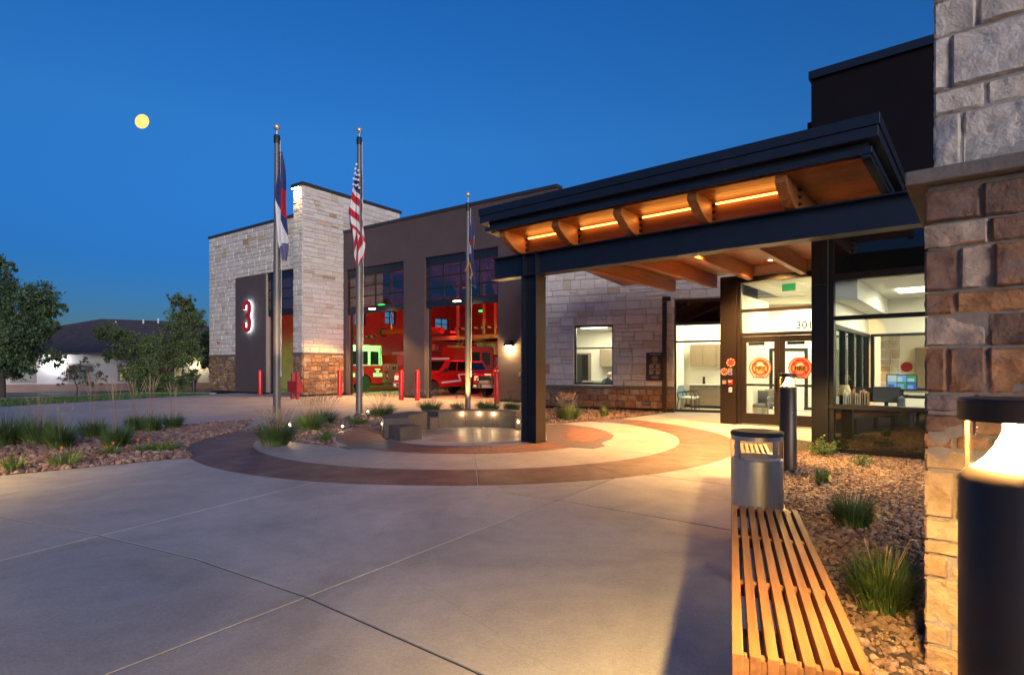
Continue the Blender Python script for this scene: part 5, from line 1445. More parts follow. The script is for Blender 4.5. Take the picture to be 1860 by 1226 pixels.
# wood soffit boards
nb = 0; y = yF + .09
while y < 7.4:
    wd = .136; x0 = FL[0] + .1 + slope * (y - yF); x0b = FL[0] + .1 + slope * (y + wd - yF)
    MB().prism([(x0, y + .003), (xFR - .12, y + .003), (xFR - .12, y + wd - .003), (x0b, y + wd - .003)], SOF - .018, SOF - .001, .003).build('soffit_board', M['soffit'], can)
    y += wd
MB().prism([(xFR - .12, yF + .02), (xFR - .02, yF + .02), (xFR - .02, 7.5), (xFR - .12, 7.5)], SOF - .05, SOF - .002).build('end_trim', M['navy'], can)
# steel beam and columns
bx0, bx1 = FC.x(899), FC.x(1684)
MB().box(bx0, bx1, -.012, .012, BB + .02, BT - .02).build('beam_web', M['navy'], can)
MB().box(bx0, bx1, -.15, .15, BT - .02, BT).build('beam_flange', M['navy'], can)
MB().box(bx0, bx1, -.15, .15, BB, BB + .02).build('beam_flange', M['navy'], can)
ct = FC.x(969)
for s in (-.17, .15): MB().box(ct + s, ct + s + .02, -.148, -.0125, BB + .021, BT - .021).build('stiffener', M['navy'], can)
MB().box(ct - .19, ct - .165, -.16, .16, 0.012, BB - .001).build('column_flange', M['navy'], can)
MB().box(ct + .165, ct + .19, -.16, .16, 0.012, BB - .001).build('column_flange', M['bronze'], can)  # lit side of the navy column, warm light put into the bronze colour
MB().box(ct - .1645, ct + .1645, -.012, .012, 0.012, BB - .001).build('column_web', M['navy'], can)
MB().box(ct - .22, ct + .22, -.19, .19, 0, .0115).build('base_plate', M['black'], can)
# glulam joists with shaped cantilever ends
def b_hit(x):
    """distance along a joist to the lobby wall or the door bulkhead"""
    p = FC.w(x, 0); best = 20
    for fr_, y0 in ((FB, -.03), (FV, -.02)):
        a = fr_.l(*p)[1]; den = FC.n[0] * fr_.n[0] + FC.n[1] * fr_.n[1]; t_ = (y0 - a) / den
        if fr_ is FV and not (-.6 < fr_.l(*FC.w(x, t_))[0] < 3): continue
        best = min(best, t_)
    return best
jx = [FC.x(px_, 0.0) for px_ in (952, 1046, 1156, 1287, 1441)]
for k, x in enumerate(jx):
    ye = min(b_hit(x), 7.3)
    prof = [(yF + .12, SOF - .02), (yF + .10, SOF - .12), (yF + .16, SOF - .17), (-.42, BT + .075), (-.26, BT + .012), (-.16, BT + .002), (ye, BT + .002), (ye, SOF - .02)]
    MB().prism_x(prof, x - .075, x + .075).build('joist', M['glulam'], can, bev=.006)
    for q in range(3):
        MB().lathe([(.028, 0), (.028, .02), (.018, .022), (.018, .045), (0, .047)], 8).build('bolt', M['black'], can, (x + .077, -.02, BT + .09 + .105 * q), (0, RD(90), 0))
xs_j = [FC.x(905)] + jx + [xFR - .13]
for k in range(1, 5):
    a, c = jx[k - 1] + .08, jx[k] - .08
    MB().box(a, c, .03, .07, BT + .002, SOF - .02).build('blocking', M['soffit'], can)
    MB().box(a + .05, c - .02, -.035, -.005, SOF - .075, SOF - .05).build('led_strip', M['led'], can)
    lamp('AREA', 'led_glow', ((a + c) / 2, -.06, SOF - .10), 1.2, (1, .34, .05), can, c - a - .1, (RD(-60), 0, 0), sizey=.05)
def downlight(X, Y, label, pw):
    t = thing('soffit_downlight', label, 'light', (X, Y, SOF - .022), 0, 'downlights in the canopy soffit')
    MB().lathe([(.075, 0), (.11, 0), (.11, -.02), (.075, -.02), (.075, 0)], 20).build('trim', M['ball'], t)
    MB().lathe([(0, -.004), (.073, -.004), (.073, -.012), (0, -.012)], 18).build('lens', M['warm_emit'], t)
    lamp('SPOT', 'downlight_glow', (0, 0, -.04), pw * 2.3, (1, .48, .14), t, .07, spot=140, blend=.6)
downlight(6.40, 14.0, 'lit round downlight in the wood soffit before the entrance doors', 330)
X, Y = FC.w(2.1, 4.3); downlight(X, Y, 'added round downlight in the soffit that warms the wall by the small lobby window', 560)  # extra fitting, added to throw warm light on the lobby wall
X, Y = FC.w(2.6, 2.4); downlight(X, Y, 'lit round downlight hidden behind the canopy beam near the far bench', 300)

# ------------------------------------------------------------------ near stone pier
pier = thing('stone_pier', 'near stone pier of white blocks over a ledge and brown blocks', 'pier', (*FP.o, 0), FP.a)
PW, PD = 1.3, 1.0
from mathutils import noise as mn
def rough_stone(par, x0, x1, z0, z1, y, dep, m, seed, name='stone'):
    """pitched-face block: chipped facets, rounded worn arrises"""
    rg_ = random.Random(seed); st = .010
    nx = max(6, int((x1 - x0) / st)); nz = max(5, int((z1 - z0) / st)); off = Vector((seed * 1.7, seed * .9, seed * 2.3))
    tx, tz = rg_.uniform(-.02, .02), rg_.uniform(-.02, .02); vs = []
    for j in range(nz + 1):
        for i in range(nx + 1):
            u_, v_ = i / nx, j / nz; X = x0 + (x1 - x0) * u_; Z = z0 + (z1 - z0) * v_
            p = Vector((X, 0, Z)) + off
            ex = min(u_ * (x1 - x0), (1 - u_) * (x1 - x0)); ez = min(v_ * (z1 - z0), (1 - v_) * (z1 - z0)); edge = min(ex, ez)
            k = min(1.0, edge / .007) ** .6
            f1 = mn.noise(p * 9, noise_basis='VORONOI_F1'); f2 = mn.fractal(p * 8, .9, 2.1, 6); f3 = mn.noise(p * 75)
            h = .012 * (f1 - .4) + .0075 * f2 + .0012 * f3 + tx * (u_ - .5) + tz * (v_ - .5)
            e = .004 * mn.noise(p * 30 + Vector((9, 0, 0)))
            vs.append((X + (e if i in (0, nx) else 0), y - dep * (.74 + .26 * k) - h * k, Z + (e if j in (0, nz) else 0)))
    W = nx + 1
    fs = [(j * W + i, j * W + i + 1, (j + 1) * W + i + 1, (j + 1) * W + i) for j in range(nz) for i in range(nx)]
    rim = [i for i in range(W)] + [j * W + nx for j in range(1, nz + 1)] + [nz * W + i for i in range(nx - 1, -1, -1)] + [j * W for j in range(nz - 1, 0, -1)]
    nb_ = len(vs); L = len(rim)
    for r_ in rim: vs.append((vs[r_][0], y, vs[r_][2]))
    fs += [(rim[(k + 1) % L], rim[k], nb_ + k, nb_ + (k + 1) % L) for k in range(L)]
    o = MB().add(vs, fs).build(name, m, par); shade(o, 32)
    return o
MB().box(0.02, PW, -.042, PD, .10, 2.40).build('core', M['mortar_dark'], pier)
MB().box(0.055, PW, -.012, PD - .03, 2.47, 5.2).build('upper_core', M['mortar'], pier)
PBR = stone_mat('pier_brown', [((.30, .145, .068), 14), ((.38, .19, .088), 14), ((.18, .105, .075), 12), ((.42, .31, .23), 8), ((.31, .145, .064), 10), ((.21, .15, .13), 8), ((.39, .23, .135), 8)], var=.45, scale=9, bump=.75, bscale=38, patch=((.19, .155, .15), .75))
PBR_LIT = stone_mat('pier_brown_lit', [((.40, .27, .15), 10), ((.44, .31, .18), 10), ((.36, .23, .125), 8)], var=.3, scale=10, bump=.75, bscale=38, patch=((.30, .2, .12), .5))  # lower brown blocks, path lamp's light put into a paler tan colour
PWH = stone_mat('pier_white', [((.58, .525, .475), 12), ((.62, .565, .52), 12), ((.54, .48, .43), 8), ((.60, .525, .445), 6)], var=.22, scale=9, bump=.9, bscale=34, patch=((.45, .36, .26), .6))
def pxs(rows, yy, m, base_seed, minx):
    """blocks given by photo rows: (top row y, bottom row y at the pier corner, split columns)"""
    k = base_seed
    for (t_, b_, xs) in rows:
        cols_ = [minx] + [FP.x(c, yy) for c in xs] + [PW]
        z1 = FP.z(1682, t_, yy); z0 = FP.z(1682, b_, yy)
        for a, c in zip(cols_, cols_[1:]):
            mm = m
            rough_stone(pier, a + .006, c - .006, z0 + .006, z1 - .006, yy, .05 + .02 * random.random(), mm, k); k += 1
brown_rows = [(352, 413, [1783]), (413, 457, [1797]), (457, 534, [1742, 1803]), (534, 575, [1735]), (575, 632, [1794]), (632, 712, [1722, 1793]), (712, 748, [1770]), (748, 785, [1765]), (785, 812, [1736, 1800])]
pxs(brown_rows, 0.0, PBR, 300, 0.0)
lit_rows = [(812, 850, [1790]), (850, 934, [1735]), (934, 975, [1800]), (975, 1000, [1760]), (1000, 1040, [1725]), (1040, 1123, [1780]), (1123, 1162, [1728]), (1162, 1212, [1790])]
pxs(lit_rows, 0.0, PBR_LIT, 400, 0.0)
white_rows = [(-330, -250, [1790]), (-250, -170, [1740, 1850]), (-170, -95, [1820]), (-95, 22, [1765, 1840]), (22, 85, [1775]), (85, 180, [1727]), (180, 224, [1790]), (224, 318, [1748])]
pxs(white_rows, 0.03, PWH, 500, 0.035)
for a, c in ((-.07, .62), (.624, PW + .07)):
    MB().box(a, c, -.12, PD + .08, 2.405, 2.475).build('ledge', M['ledge'], pier, bev=.008)

# ------------------------------------------------------------------ bollard path lights
LH, LR, LP, LC = 1.42, .118, 1.238, 1.362      # height, radius, top of the post, lip of the cap
M['cone_white'] = pm('reflector', (.82, .76, .64), .35)
def path_light(X, Y, label, pw):
    t = thing('path_light', label, 'path light', (X, Y, 0), RD(8), 'bollard path lights')
    MB().lathe([(LR, 0.0), (LR, LP - .028), (LR - .022, LP), (LR - .026, LP - .002), (LR - .026, LP - .03), (0, LP - .03)], 48).build('post', M['bronze'], t, smooth=True)
    MB().lathe([(LR - .028, LP - .012), (.082, LP + .004), (.064, LP + .022), (.044, LP + .052), (.028, LP + .088), (.019, LP + .118), (0, LP + .119)], 40).build('reflector', M['cone_white'], t, smooth=True)
    MB().lathe([(LR + .002, LC), (LR + .002, LH - .006), (LR - .004, LH), (0, LH), (0, LH - .010), (LR - .010, LH - .010), (LR - .010, LC), (LR + .002, LC)], 48).build('cap', M['bronze'], t, smooth=True)
    for k in range(4):
        a = k * math.pi / 2 - 2.2
        MB().box(-.005, .005, -.004, .004, LP - .005, LC + .002).build('strut', M['bronze'], t, (LR * .85 * math.cos(a), LR * .85 * math.sin(a), 0), (0, 0, a))
    MB().lathe([(.030, 1.398), (.05, 1.398), (.05, 1.407), (.030, 1.407), (.030, 1.398)], 24).build('lamp_ring', M['warm_emit'], t)
    MB().lathe([(LR * .80, LP), (LR * .80, LC + .02)], 48, caps=False).build('lens', M['glass'], t, smooth=True)
    MB().lathe([(0, 0), (.007, 0), (.007, .003), (0, .004)], 10).build('screw', M['alu'], t, (-.01, -LR - .002, .86), (RD(90), 0, 0))
    MB().lathe([(LR + .012, 0), (LR + .012, .012), (LR + .001, .014)], 40).build('base_ring', M['bronze'], t, smooth=True)
    ar = lamp('AREA', 'path_glow', (0, 0, 1.392), pw, (1, .58, .18), t, .17); ar.data.shape = 'DISK'; lamp('POINT', 'path_glow', (0, 0, 1.374), pw * .55, (1, .58, .18), t, .012)
path_light(1.312, 1.48, 'large near bronze path light beside the stone pier', 112)
path_light(4.02, 8.27, 'bronze path light standing before the entrance doors', 85)
path_light(-7.75, 6.7, 'bronze path light at the left grass bed', 60)

# ------------------------------------------------------------------ benches and litter bin
BA = -math.atan2(397, 1031)
def bench(x, y, label):
    t = thing('bench', label, 'bench', (x, y, 0), BA, 'slatted wood benches')
    L, W_ = 2.43, .455
    n = 8; sw_ = .0395; gp_ = (W_ - n * sw_) / (n - 1)
    for k in range(n):
        xx = k * (sw_ + gp_)
        MB().box(xx, xx + sw_, 0, L, .37, .452).build('slat', M['bench_wood'], t, bev=.003)
        if k < n - 1:
            for yy in (.001, .78, 1.6, L - .051): MB().box(xx + sw_ + .0005, xx + sw_ + gp_ - .0005, yy, yy + .05, .375, .438).build('spacer', M['bench_wood'], t)
    for yy in (.35, L - .42):
        MB().box(.0, W_, yy, yy + .07, .30, .369).build('crossbar', M['black'], t)
        for xx in (.0, W_ - .07): MB().box(xx, xx + .07, yy + .001, yy + .069, 0, .299).build('leg', M['black'], t)
    return t
bench(.81, 2.09, 'near slatted wood bench at the bottom of the picture')
bench(2.19, 5.68, 'far slatted wood bench behind the litter bin')
tb = thing('litter_bin', 'round brushed steel litter bin with dark lid between the benches', 'litter bin', (2.165, 5.02, 0), 0)
r = .215
MB().lathe([(r, .0), (r, .70), (r - .004, .704), (r - .02, .704), (r - .02, .02), (0, .02)], 48).build('body', M['steel'], tb, smooth=True)
for a0, a1 in ((-170, -155), (-25, -10), (10, 25), (155, 170)):
    MB().lathe([(r, .704), (r, .868), (r - .018, .868), (r - .018, .704), (r, .704)], 6, a0=RD(a0), a1=RD(a1)).build('hood_post', M['steel'], tb, smooth=True)
MB().lathe([(r, .87), (r, .905), (r - .02, .905), (r - .02, .87), (r, .87)], 48).build('hood_ring', M['steel'], tb, smooth=True)
MB().lathe([(0, .90), (r + .004, .906), (r + .006, .93), (r - .01, .945), (0, .95)], 48).build('lid', pm('lid_dark', (.045, .042, .045), .55), tb, smooth=True)
M['bag'] = pm('bin_liner', (.5, .5, .5), .3, var=.2, scale=20, bump=.6, bscale=30)
MB().lathe([(r - .021, .60), (r - .023, .71), (r - .03, .722), (r - .04, .70), (r - .05, .6), (0, .55)], 30).build('liner', M['bag'], tb, smooth=True)

# ------------------------------------------------------------------ flagpoles and flags
def flagpole(X, Y, h, r0, r1, label, flagger=None):
    t = thing('flagpole', label, 'flagpole', (X, Y, 0), 0, 'flagpoles')
    MB().tube([(0, 0, 0), (0, 0, h * .45), (0, 0, h - .5)], [r0, r0 * .95, r1], 20).build('pole', M['pole'], t, smooth=True)
    MB().lathe([(r0 * 2.0, 0.0), (r0 * 1.9, .03), (r0 * 1.1, .10), (r0, .11)], 24).build('base_collar', M['pole'], t, smooth=True)
    MB().lathe([(r1 * 1.3, h - .52), (r1 * 1.35, h - .34), (r1 * 1.1, h - .3), (.012, h - .3)], 16).build('truck', M['black'], t, smooth=True)
    MB().tube([(0, 0, h - .3), (0, 0, h - .14)], .014, 8).build('spindle', M['alu'], t)
    br = r1 * 1.45
    MB().lathe([(br * math.sin(math.pi * k / 12), h - br * .9 - br * math.cos(math.pi * k / 12)) for k in range(13)], 20).build('ball', M['ball'], t, smooth=True)
    MB().tube([(r1 * 1.6, -.02, h - .45), (r0 * 1.3, -.02, h * .5), (r0 * 1.15, -.02, 1.3)], .006, 5).build('halyard', M['white_paint'], t)
    MB().box(r0 - .01, r0 + .03, -.03, .03, 1.25, 1.45).build('cleat', M['alu'], t, bev=.005)
    return t

def flag_mesh(name, loc, rows, m, label, folds=3.0, amp=.07, thick=.0):
    """limp cloth: rows of (height, left x, right x); u runs across the folds, v down the cloth"""
    nu, nv = 30, 60; vs = []; uv = []
    zs = [r_[0] for r_ in rows]
    for j in range(nv + 1):
        v_ = j / nv; z = zs[0] + (zs[-1] - zs[0]) * v_
        k = max(i for i in range(len(rows)) if zs[i] >= z - 1e-9); k = min(k, len(rows) - 2)
        f = (zs[k] - z) / max(1e-6, zs[k] - zs[k + 1])
        xl = rows[k][1] + (rows[k + 1][1] - rows[k][1]) * f; xr = rows[k][2] + (rows[k + 1][2] - rows[k][2]) * f
        for i in range(nu + 1):
            u_ = i / nu
            dpt = amp * min(1, (xr - xl) / .25) * math.sin(u_ * folds * 2 * math.pi + 1.3 * math.sin(v_ * 3) + .8) * (.3 + .7 * min(1, v_ * 3)) - .1 * math.sin(math.pi * u_) * min(1, v_ * 2)
            vs.append((xl + (xr - xl) * u_ + .02 * math.sin(v_ * 9 + u_ * 6), dpt, z + .03 * math.sin(u_ * 7 + v_ * 5) * (.2 + v_)))
            uv.append((u_, v_))
    W = nu + 1
    fs = [(j * W + i, j * W + i + 1, (j + 1) * W + i + 1, (j + 1) * W + i) for j in range(nv) for i in range(nu)]
    me = bpy.data.meshes.new(name); me.from_pydata(vs, [], fs)
    ul = me.uv_layers.new(name='UVMap')
    for lp in me.loops: ul.data[lp.index].uv = uv[lp.vertex_index]
    o = link(name, me, m, None, loc); shade(o, 180)
    sd_ = o.modifiers.new('thick', 'SOLIDIFY'); sd_.thickness = .006
    return tag(o, label, 'flag', 'flags hanging limp on the poles')

def flag_mat(name, kind):
    m = bpy.data.materials.new(name); m.use_nodes = True; t = m.node_tree; bs = t.nodes['Principled BSDF']; bs.inputs['Roughness'].default_value = .75
    uvn = nn(t, 'ShaderNodeUVMap'); sp_ = nn(t, 'ShaderNodeSeparateXYZ'); t.links.new(uvn.outputs[0], sp_.inputs[0])
    def mth(op, a, b=None):
        n = nn(t, 'ShaderNodeMath', operation=op)
        for k, q in enumerate((a, b)):
            if q is None: continue
            if isinstance(q, (int, float)): n.inputs[k].default_value = q
            else: t.links.new(q, n.inputs[k])
        return n.outputs[0]
    def mix(f, a, b):
        n = nn(t, 'ShaderNodeMix', data_type='RGBA'); t.links.new(f, n.inputs[0])
        for k, q in ((6, a), (7, b)):
            if isinstance(q, tuple): n.inputs[k].default_value = (*q, 1)
            else: t.links.new(q, n.inputs[k])
        return n.outputs[2]
    U, V = sp_.outputs[0], sp_.outputs[1]
    red, white, blue = (.46, .012, .03), (.72, .70, .68), (.022, .04, .16)
    if kind == 'stripes':
        ph = mth('ADD', mth('MULTIPLY', V, 13.5), mth('MULTIPLY', U, -1.9))
        s = mth('GREATER_THAN', mth('FRACT', mth('MULTIPLY', ph, .5)), .5)
        # lower half: a second fold with the stripes running the other way
        ph2 = mth('ADD', mth('MULTIPLY', V, 9.0), mth('MULTIPLY', U, 4.5))
        s2 = mth('GREATER_THAN', mth('FRACT', mth('MULTIPLY', ph2, .5)), .5)
        low = mth('GREATER_THAN', mth('ADD', V, mth('MULTIPLY', U, -.16)), .62)
        st = mix(low, mix(s, red, white), mix(s2, red, white))
        cant = mth('LESS_THAN', mth('ADD', V, mth('MULTIPLY', U, -.15)), .245)
        c = mix(cant, st, blue)
    elif kind == 'state':
        wl = mth('GREATER_THAN', mth('ADD', V, mth('MULTIPLY', U, -.42)), .36)
        c = mix(wl, blue, (.70, .70, .72))
        rd = mth('MULTIPLY', mth('GREATER_THAN', V, .36), mth('LESS_THAN', mth('ADD', V, mth('MULTIPLY', U, -.12)), .50))
        rd = mth('MULTIPLY', rd, mth('GREATER_THAN', U, .52)); c = mix(rd, c, red)
        rd2 = mth('MULTIPLY', mth('MULTIPLY', mth('GREATER_THAN', V, .34), mth('LESS_THAN', V, .52)), mth('LESS_THAN', U, .16)); c = mix(rd2, c, red)
        tip = mth('GREATER_THAN', mth('ADD', V, mth('MULTIPLY', U, .10)), .93); c = mix(tip, c, (.12, .12, .24))
    else:
        wp = mth('MULTIPLY', mth('MULTIPLY', mth('GREATER_THAN', V, .38), mth('LESS_THAN', V, .54)), mth('LESS_THAN', U, .4)); c = mix(wp, (.02, .03, .12), (.30, .27, .33))
        rp_ = mth('MULTIPLY', mth('MULTIPLY', mth('GREATER_THAN', V, .34), mth('LESS_THAN', V, .42)), mth('GREATER_THAN', U, .3)); c = mix(rp_, c, (.12, .01, .03))
        gl = mth('MULTIPLY', mth('GREATER_THAN', mth('FRACT', mth('MULTIPLY', V, 34)), .5), mth('MULTIPLY', mth('GREATER_THAN', V, .3), mth('GREATER_THAN', U, .82)))
        gl = mth('MULTIPLY', gl, mth('LESS_THAN', V, .48)); c = mix(gl, c, (.6, .45, .12))
    t.links.new(c, bs.inputs['Base Color'])
    return m

P1 = gp(503, 768); P2 = gp(652.5, 757); P3 = (-1.20, 15.45)
h1 = EYE + (HY - 226) * P1[1] / FPX; h2 = EYE + (HY - 232) * P2[1] / FPX; h3 = EYE + (HY - 349) * P3[1] / FPX
flagpole(*P1, h1, .10, .062, 'left flagpole with the blue white and red state flag')
flagpole(*P2, h2, .10, .062, 'middle flagpole with the stars and stripes flag')
flagpole(*P3, h3, .075, .045, 'right short flagpole behind the seat wall')
def frows(Pt, pxc, pts):
    d_ = Pt[1]; return [(EYE + (HY - y_) * d_ / FPX, (a - pxc) * d_ / FPX, (b_ - pxc) * d_ / FPX) for (y_, a, b_) in pts]
flag_mesh('flag', (*P1, 0), frows(P1, 503, [(276, 506, 513), (310, 505, 516.5), (350, 501.5, 518), (380, 501, 520), (410, 501, 521.5), (440, 504, 521), (455, 509, 521), (472, 515, 519)]), flag_mat('state_flag', 'state'), 'blue and white state flag with red arc on the left pole', 2.0)
us = flag_mesh('flag', (*P2, 0), frows(P2, 652.5, [(286, 651, 654.5), (310, 646, 656), (350, 639, 658), (385, 633.5, 659.5), (410, 636, 661), (440, 640, 662.5), (465, 642, 660), (482, 649, 654)]), flag_mat('us_flag', 'stripes'), 'stars and stripes flag hanging on the middle pole', 2.2)
flag_mesh('flag', (*P3, 0), frows(P3, 850, [(390, 855, 858), (420, 853, 860.5), (460, 851, 862), (480, 852, 861), (500, 855, 864), (522, 856, 864)]), flag_mat('dept_flag', 'dept'), 'dark navy flag with gold trim tied on the short right pole', 1.6, .05)
# stars sewn on the canton
d_ = P2[1]; sb = []
for r_ in range(10): sb.append((.05 if r_ % 2 == 0 else .021, math.pi / 2 + r_ * math.pi / 5))
for (sx_, sy_) in ((651, 303), (649, 311), (654, 314), (648.5, 319), (651.5, 322), (655.5, 322), (646, 329), (650, 330), (654, 331), (645.5, 339), (649.5, 341), (653.5, 340), (656, 345)):
    MB().prism_y([(q * math.cos(a), q * math.sin(a)) for q, a in sb], -.004, .0).build('star', M['white_paint'], us, ((sx_ - 652.5) * d_ / FPX, -.205, EYE + (HY - sy_) * d_ / FPX))
# gold cord on the right flag
MB().tube([(.03, -.12, EYE + (HY - 478) * P3[1] / FPX), (-.06, -.14, EYE + (HY - 495) * P3[1] / FPX)], .015, 6).tube([(.05, -.12, EYE + (HY - 478) * P3[1] / FPX), (.13, -.14, EYE + (HY - 500) * P3[1] / FPX), (.06, -.14, EYE + (HY - 508) * P3[1] / FPX)], .016, 6).build('cord', M['sticker_gold'], [o for o in bpy.data.objects if o.name.startswith('flag') and 'gold trim' in o.get('label', '')][0])

def uplight(px, py, label, aim, pw, h=.22):
    X, Y = gp(px, py, h); t = thing('uplight', label, 'light', (X, Y, 0), 0, 'ground uplights round the flagpoles')
    MB().tube([(0, 0, 0), (0, 0, h - .05)], .015, 8).build('stake', M['black'], t)
    dv = (Vector(aim) - Vector((X, Y, h))).normalized(); q = dv.to_track_quat('Z', 'Y').to_euler()
    MB().lathe([(.05, -.09), (.065, .03), (.06, .045), (.055, .03), (.0, .02)], 18).build('hood', M['black'], t, (0, 0, h), q, smooth=True)
    MB().lathe([(0, .022), (.054, .03), (0, .036)], 16).build('lens', M['warm_emit'], t, (0, 0, h), q)
    MB().lathe([(0, -.02), (.022, -.01), (.022, .01), (0, .02)], 10).build('bulb', M['warm_emit'], t, (0, -.05, h + .03))
    lamp('SPOT', 'uplight_glow', (dv.x * .07, dv.y * .07, h + dv.z * .07), pw, (1, .72, .38), t, .03, (Vector(aim) - Vector((X, Y, h))).to_track_quat('-Z', 'Y').to_euler(), spot=22, blend=.8)
    lamp('POINT', 'uplight_spill', (0, -.09, h + .1), pw * .012, (1, .68, .32), t, .03)
uplight(528, 773, 'glowing uplight at the foot of the left flagpole', (P1[0] + .05, P1[1], 2.6), 480)
uplight(669, 749, 'glowing uplight right of the middle flagpole', (P2[0] + .05, P2[1], 3.0), 420)
X, Y = -1.2, 15.05
t = thing('uplight', 'hidden uplight behind the seat wall at the short flagpole', 'light', (X, Y, 0), 0, 'ground uplights round the flagpoles')
MB().lathe([(.07, 0), (.07, .12), (.06, .13), (0, .125)], 16).build('hood', M['black'], t, smooth=True)
lamp('SPOT', 'uplight_glow', (0, 0, .16), 620, (1, .70, .22), t, .04, (Vector((P3[0], P3[1], 2.2)) - Vector((X, Y, .16))).to_track_quat('-Z', 'Y').to_euler(), spot=40, blend=.8)
X, Y = gp(622, 783); t = thing('marker_light', 'tiny lit marker light in the rock beside the brick wing', 'light', (X, Y, 0))
MB().tube([(0, 0, 0), (0, 0, .10)], .012, 8).build('stake', M['black'], t); MB().lathe([(0, .10), (.022, .104), (.026, .12), (0, .135)], 12).build('lens', M['warm_emit'], t)
lamp('POINT', 'marker_glow', (0, -.03, .16), .8, (1, .7, .35), t, .02)

# ------------------------------------------------------------------ moon
dm = 5000.0; vx, vz = (258 - CXP) / FPX, (HY - 221) / FPX
bm = bmesh.new(); bmesh.ops.create_uvsphere(bm, u_segments=32, v_segments=20, radius=1)
me = bpy.data.meshes.new('moon'); bm.to_mesh(me); bm.free()
mo = link('moon', me, M['moon'], None, (vx * dm, dm, EYE + vz * dm)); mo.rotation_euler = (0, RD(33.5), 0); mo.scale = (50, 50, 63); shade(mo, 180)
tag(mo, 'full yellow moon in the blue evening sky', 'moon')

# ------------------------------------------------------------------ plants
M['blade_dark'] = pm('blade_dark', (.062, .115, .030), .55, var=.4, scale=9)
M['blade_light'] = pm('blade_light', (.10, .165, .035), .55, var=.4, scale=9)
M['dry'] = pm('dry_blade', (.24, .19, .10), .7, var=.3, scale=9)
M['plume'] = pm('plume', (.36, .25, .16), .9, var=.3, scale=12)
M['leaf_green'] = pm('leaf_green', (.075, .13, .022), .5, var=.4, scale=14)
M['flower_orange'] = pm('flower_orange', (.75, .22, .02), .6)
M['flower_pink'] = pm('flower_pink', (.55, .05, .16), .6)
M['stem'] = pm('stem', (.05, .045, .025), .8)
def blades(n, R_, H_, seed, wdt=.006, droop=.45, spread=1.0, hmin=.55, z0=.01):
    r = np.random.default_rng(seed)
    a = r.uniform(0, 2 * np.pi, n); rad = R_ * .42 * np.sqrt(r.random(n)); lean = spread * R_ * r.uniform(.2, 1.0, n) ** .8
    h = H_ * r.uniform(hmin, 1.0, n) * (1 - .38 * lean / max(R_, 1e-6)); k = 5
    bx, by = rad * np.cos(a), rad * np.sin(a); a2 = a + r.uniform(-.5, .5, n)
    V = np.zeros((n, k, 2, 3))
    for i in range(k):
        s = i / (k - 1); out = lean * .75 * s ** 1.5; up = h * (s - droop * (lean / max(R_, 1e-6)) * s ** 3 * .8)
        cx_, cy_ = bx + out * np.cos(a2), by + out * np.sin(a2); w_ = wdt * (1 - s) ** .7 + .0006
        px_, py_ = -np.sin(a2 + .6), np.cos(a2 + .6)
        V[:, i, 0] = np.stack([cx_ - px_ * w_, cy_ - py_ * w_, up + z0], 1); V[:, i, 1] = np.stack([cx_ + px_ * w_, cy_ + py_ * w_, up + z0], 1)
    V = V.reshape(-1, 3); F = []
    for j in range(n):
        b_ = j * k * 2
        for i in range(k - 1): F.append((b_ + i * 2, b_ + i * 2 + 1, b_ + i * 2 + 3, b_ + i * 2 + 2))
    return V.tolist(), F
def plumes(n, R_, H_, seed, ln=.1, th=.009, spread=.8):
    rg_ = random.Random(seed); b = MB()
    for k in range(n):
        a = rg_.uniform(0, 6.28); q = rg_.uniform(.15, 1) * R_ * spread; h = H_ * rg_.uniform(.78, 1.0)
        x, y = q * math.cos(a), q * math.sin(a)
        b.tube([(x * .1, y * .1, .02), (x * .45, y * .45, h * .55), (x, y, h)], [.0022, .002, .0016], 3, False)
        tx, ty = x * .18 / max(R_, .1), y * .18 / max(R_, .1); l_ = ln * rg_.uniform(.7, 1.2)
        b.tube([(x, y, h - .01), (x + tx * l_ * 2, y + ty * l_ * 2, h + l_ * .45), (x + tx * l_ * 5, y + ty * l_ * 5, h + l_ * .95)], [th * .7, th, th * .15], 5)
    return b
def grass(px, py, wpx, hpx, label, n=260, m='blade_dark', pl=0, plh=1.0, ln=.1, th=.008, wdt=.005, seed=None, spread=1.0, droop=.45, psp=.8, group='ornamental grass clumps'):
    X, Y = gp(px, py); s = Y / FPX; R_ = wpx * s * .62; H_ = hpx * s
    t = thing('grass_clump', label, 'grass', (X, Y, 0), 0, group); seed = seed or int(px * 7 + py)
    V, F = blades(int(n * 1.6), R_, H_ * 1.25, seed, wdt, droop, spread)
    b = MB(); b.v = V; b.f = F; b.build('blades', M[m], t)
    V, F = blades(max(12, n // 8), R_ * 1.1, H_ * 1.0, seed + 5, wdt * .9, .8, 1.1, .4)
    b = MB(); b.v = V; b.f = F; b.build('dry_blades', M['dry'], t)
    if pl: plumes(pl, R_ * .8, H_ * plh * 1.08, seed + 1, ln, th, psp).build('plumes', M['plume'], t)
    return t
L_ = 'left rock bed'
grass(10, 811, 95, 78, 'large dark grass clump at the left picture edge', 420, pl=0)
grass(72, 809, 75, 66, 'wide dark grass clump second from the left edge', 380, pl=26, plh=1.2, ln=.08, th=.004)
grass(108, 816, 65, 62, 'dark grass clump in front of the wide clump at left', 380, pl=14, plh=1.25, ln=.08, th=.004)
grass(168, 797, 58, 46, 'grass clump with tall tan seed heads reaching over the lawn', 320, pl=12, plh=2.05, ln=.3, th=.006, psp=.45)
grass(210, 815, 60, 58, 'taller front grass clump with sparse tan seed heads', 360, pl=12, plh=1.8, ln=.3, th=.006, psp=.5)
grass(245, 783, 42, 38, 'small grass clump with tan seed heads left of the dense one', 280, pl=12, plh=2.0, ln=.28, th=.0055, psp=.5)
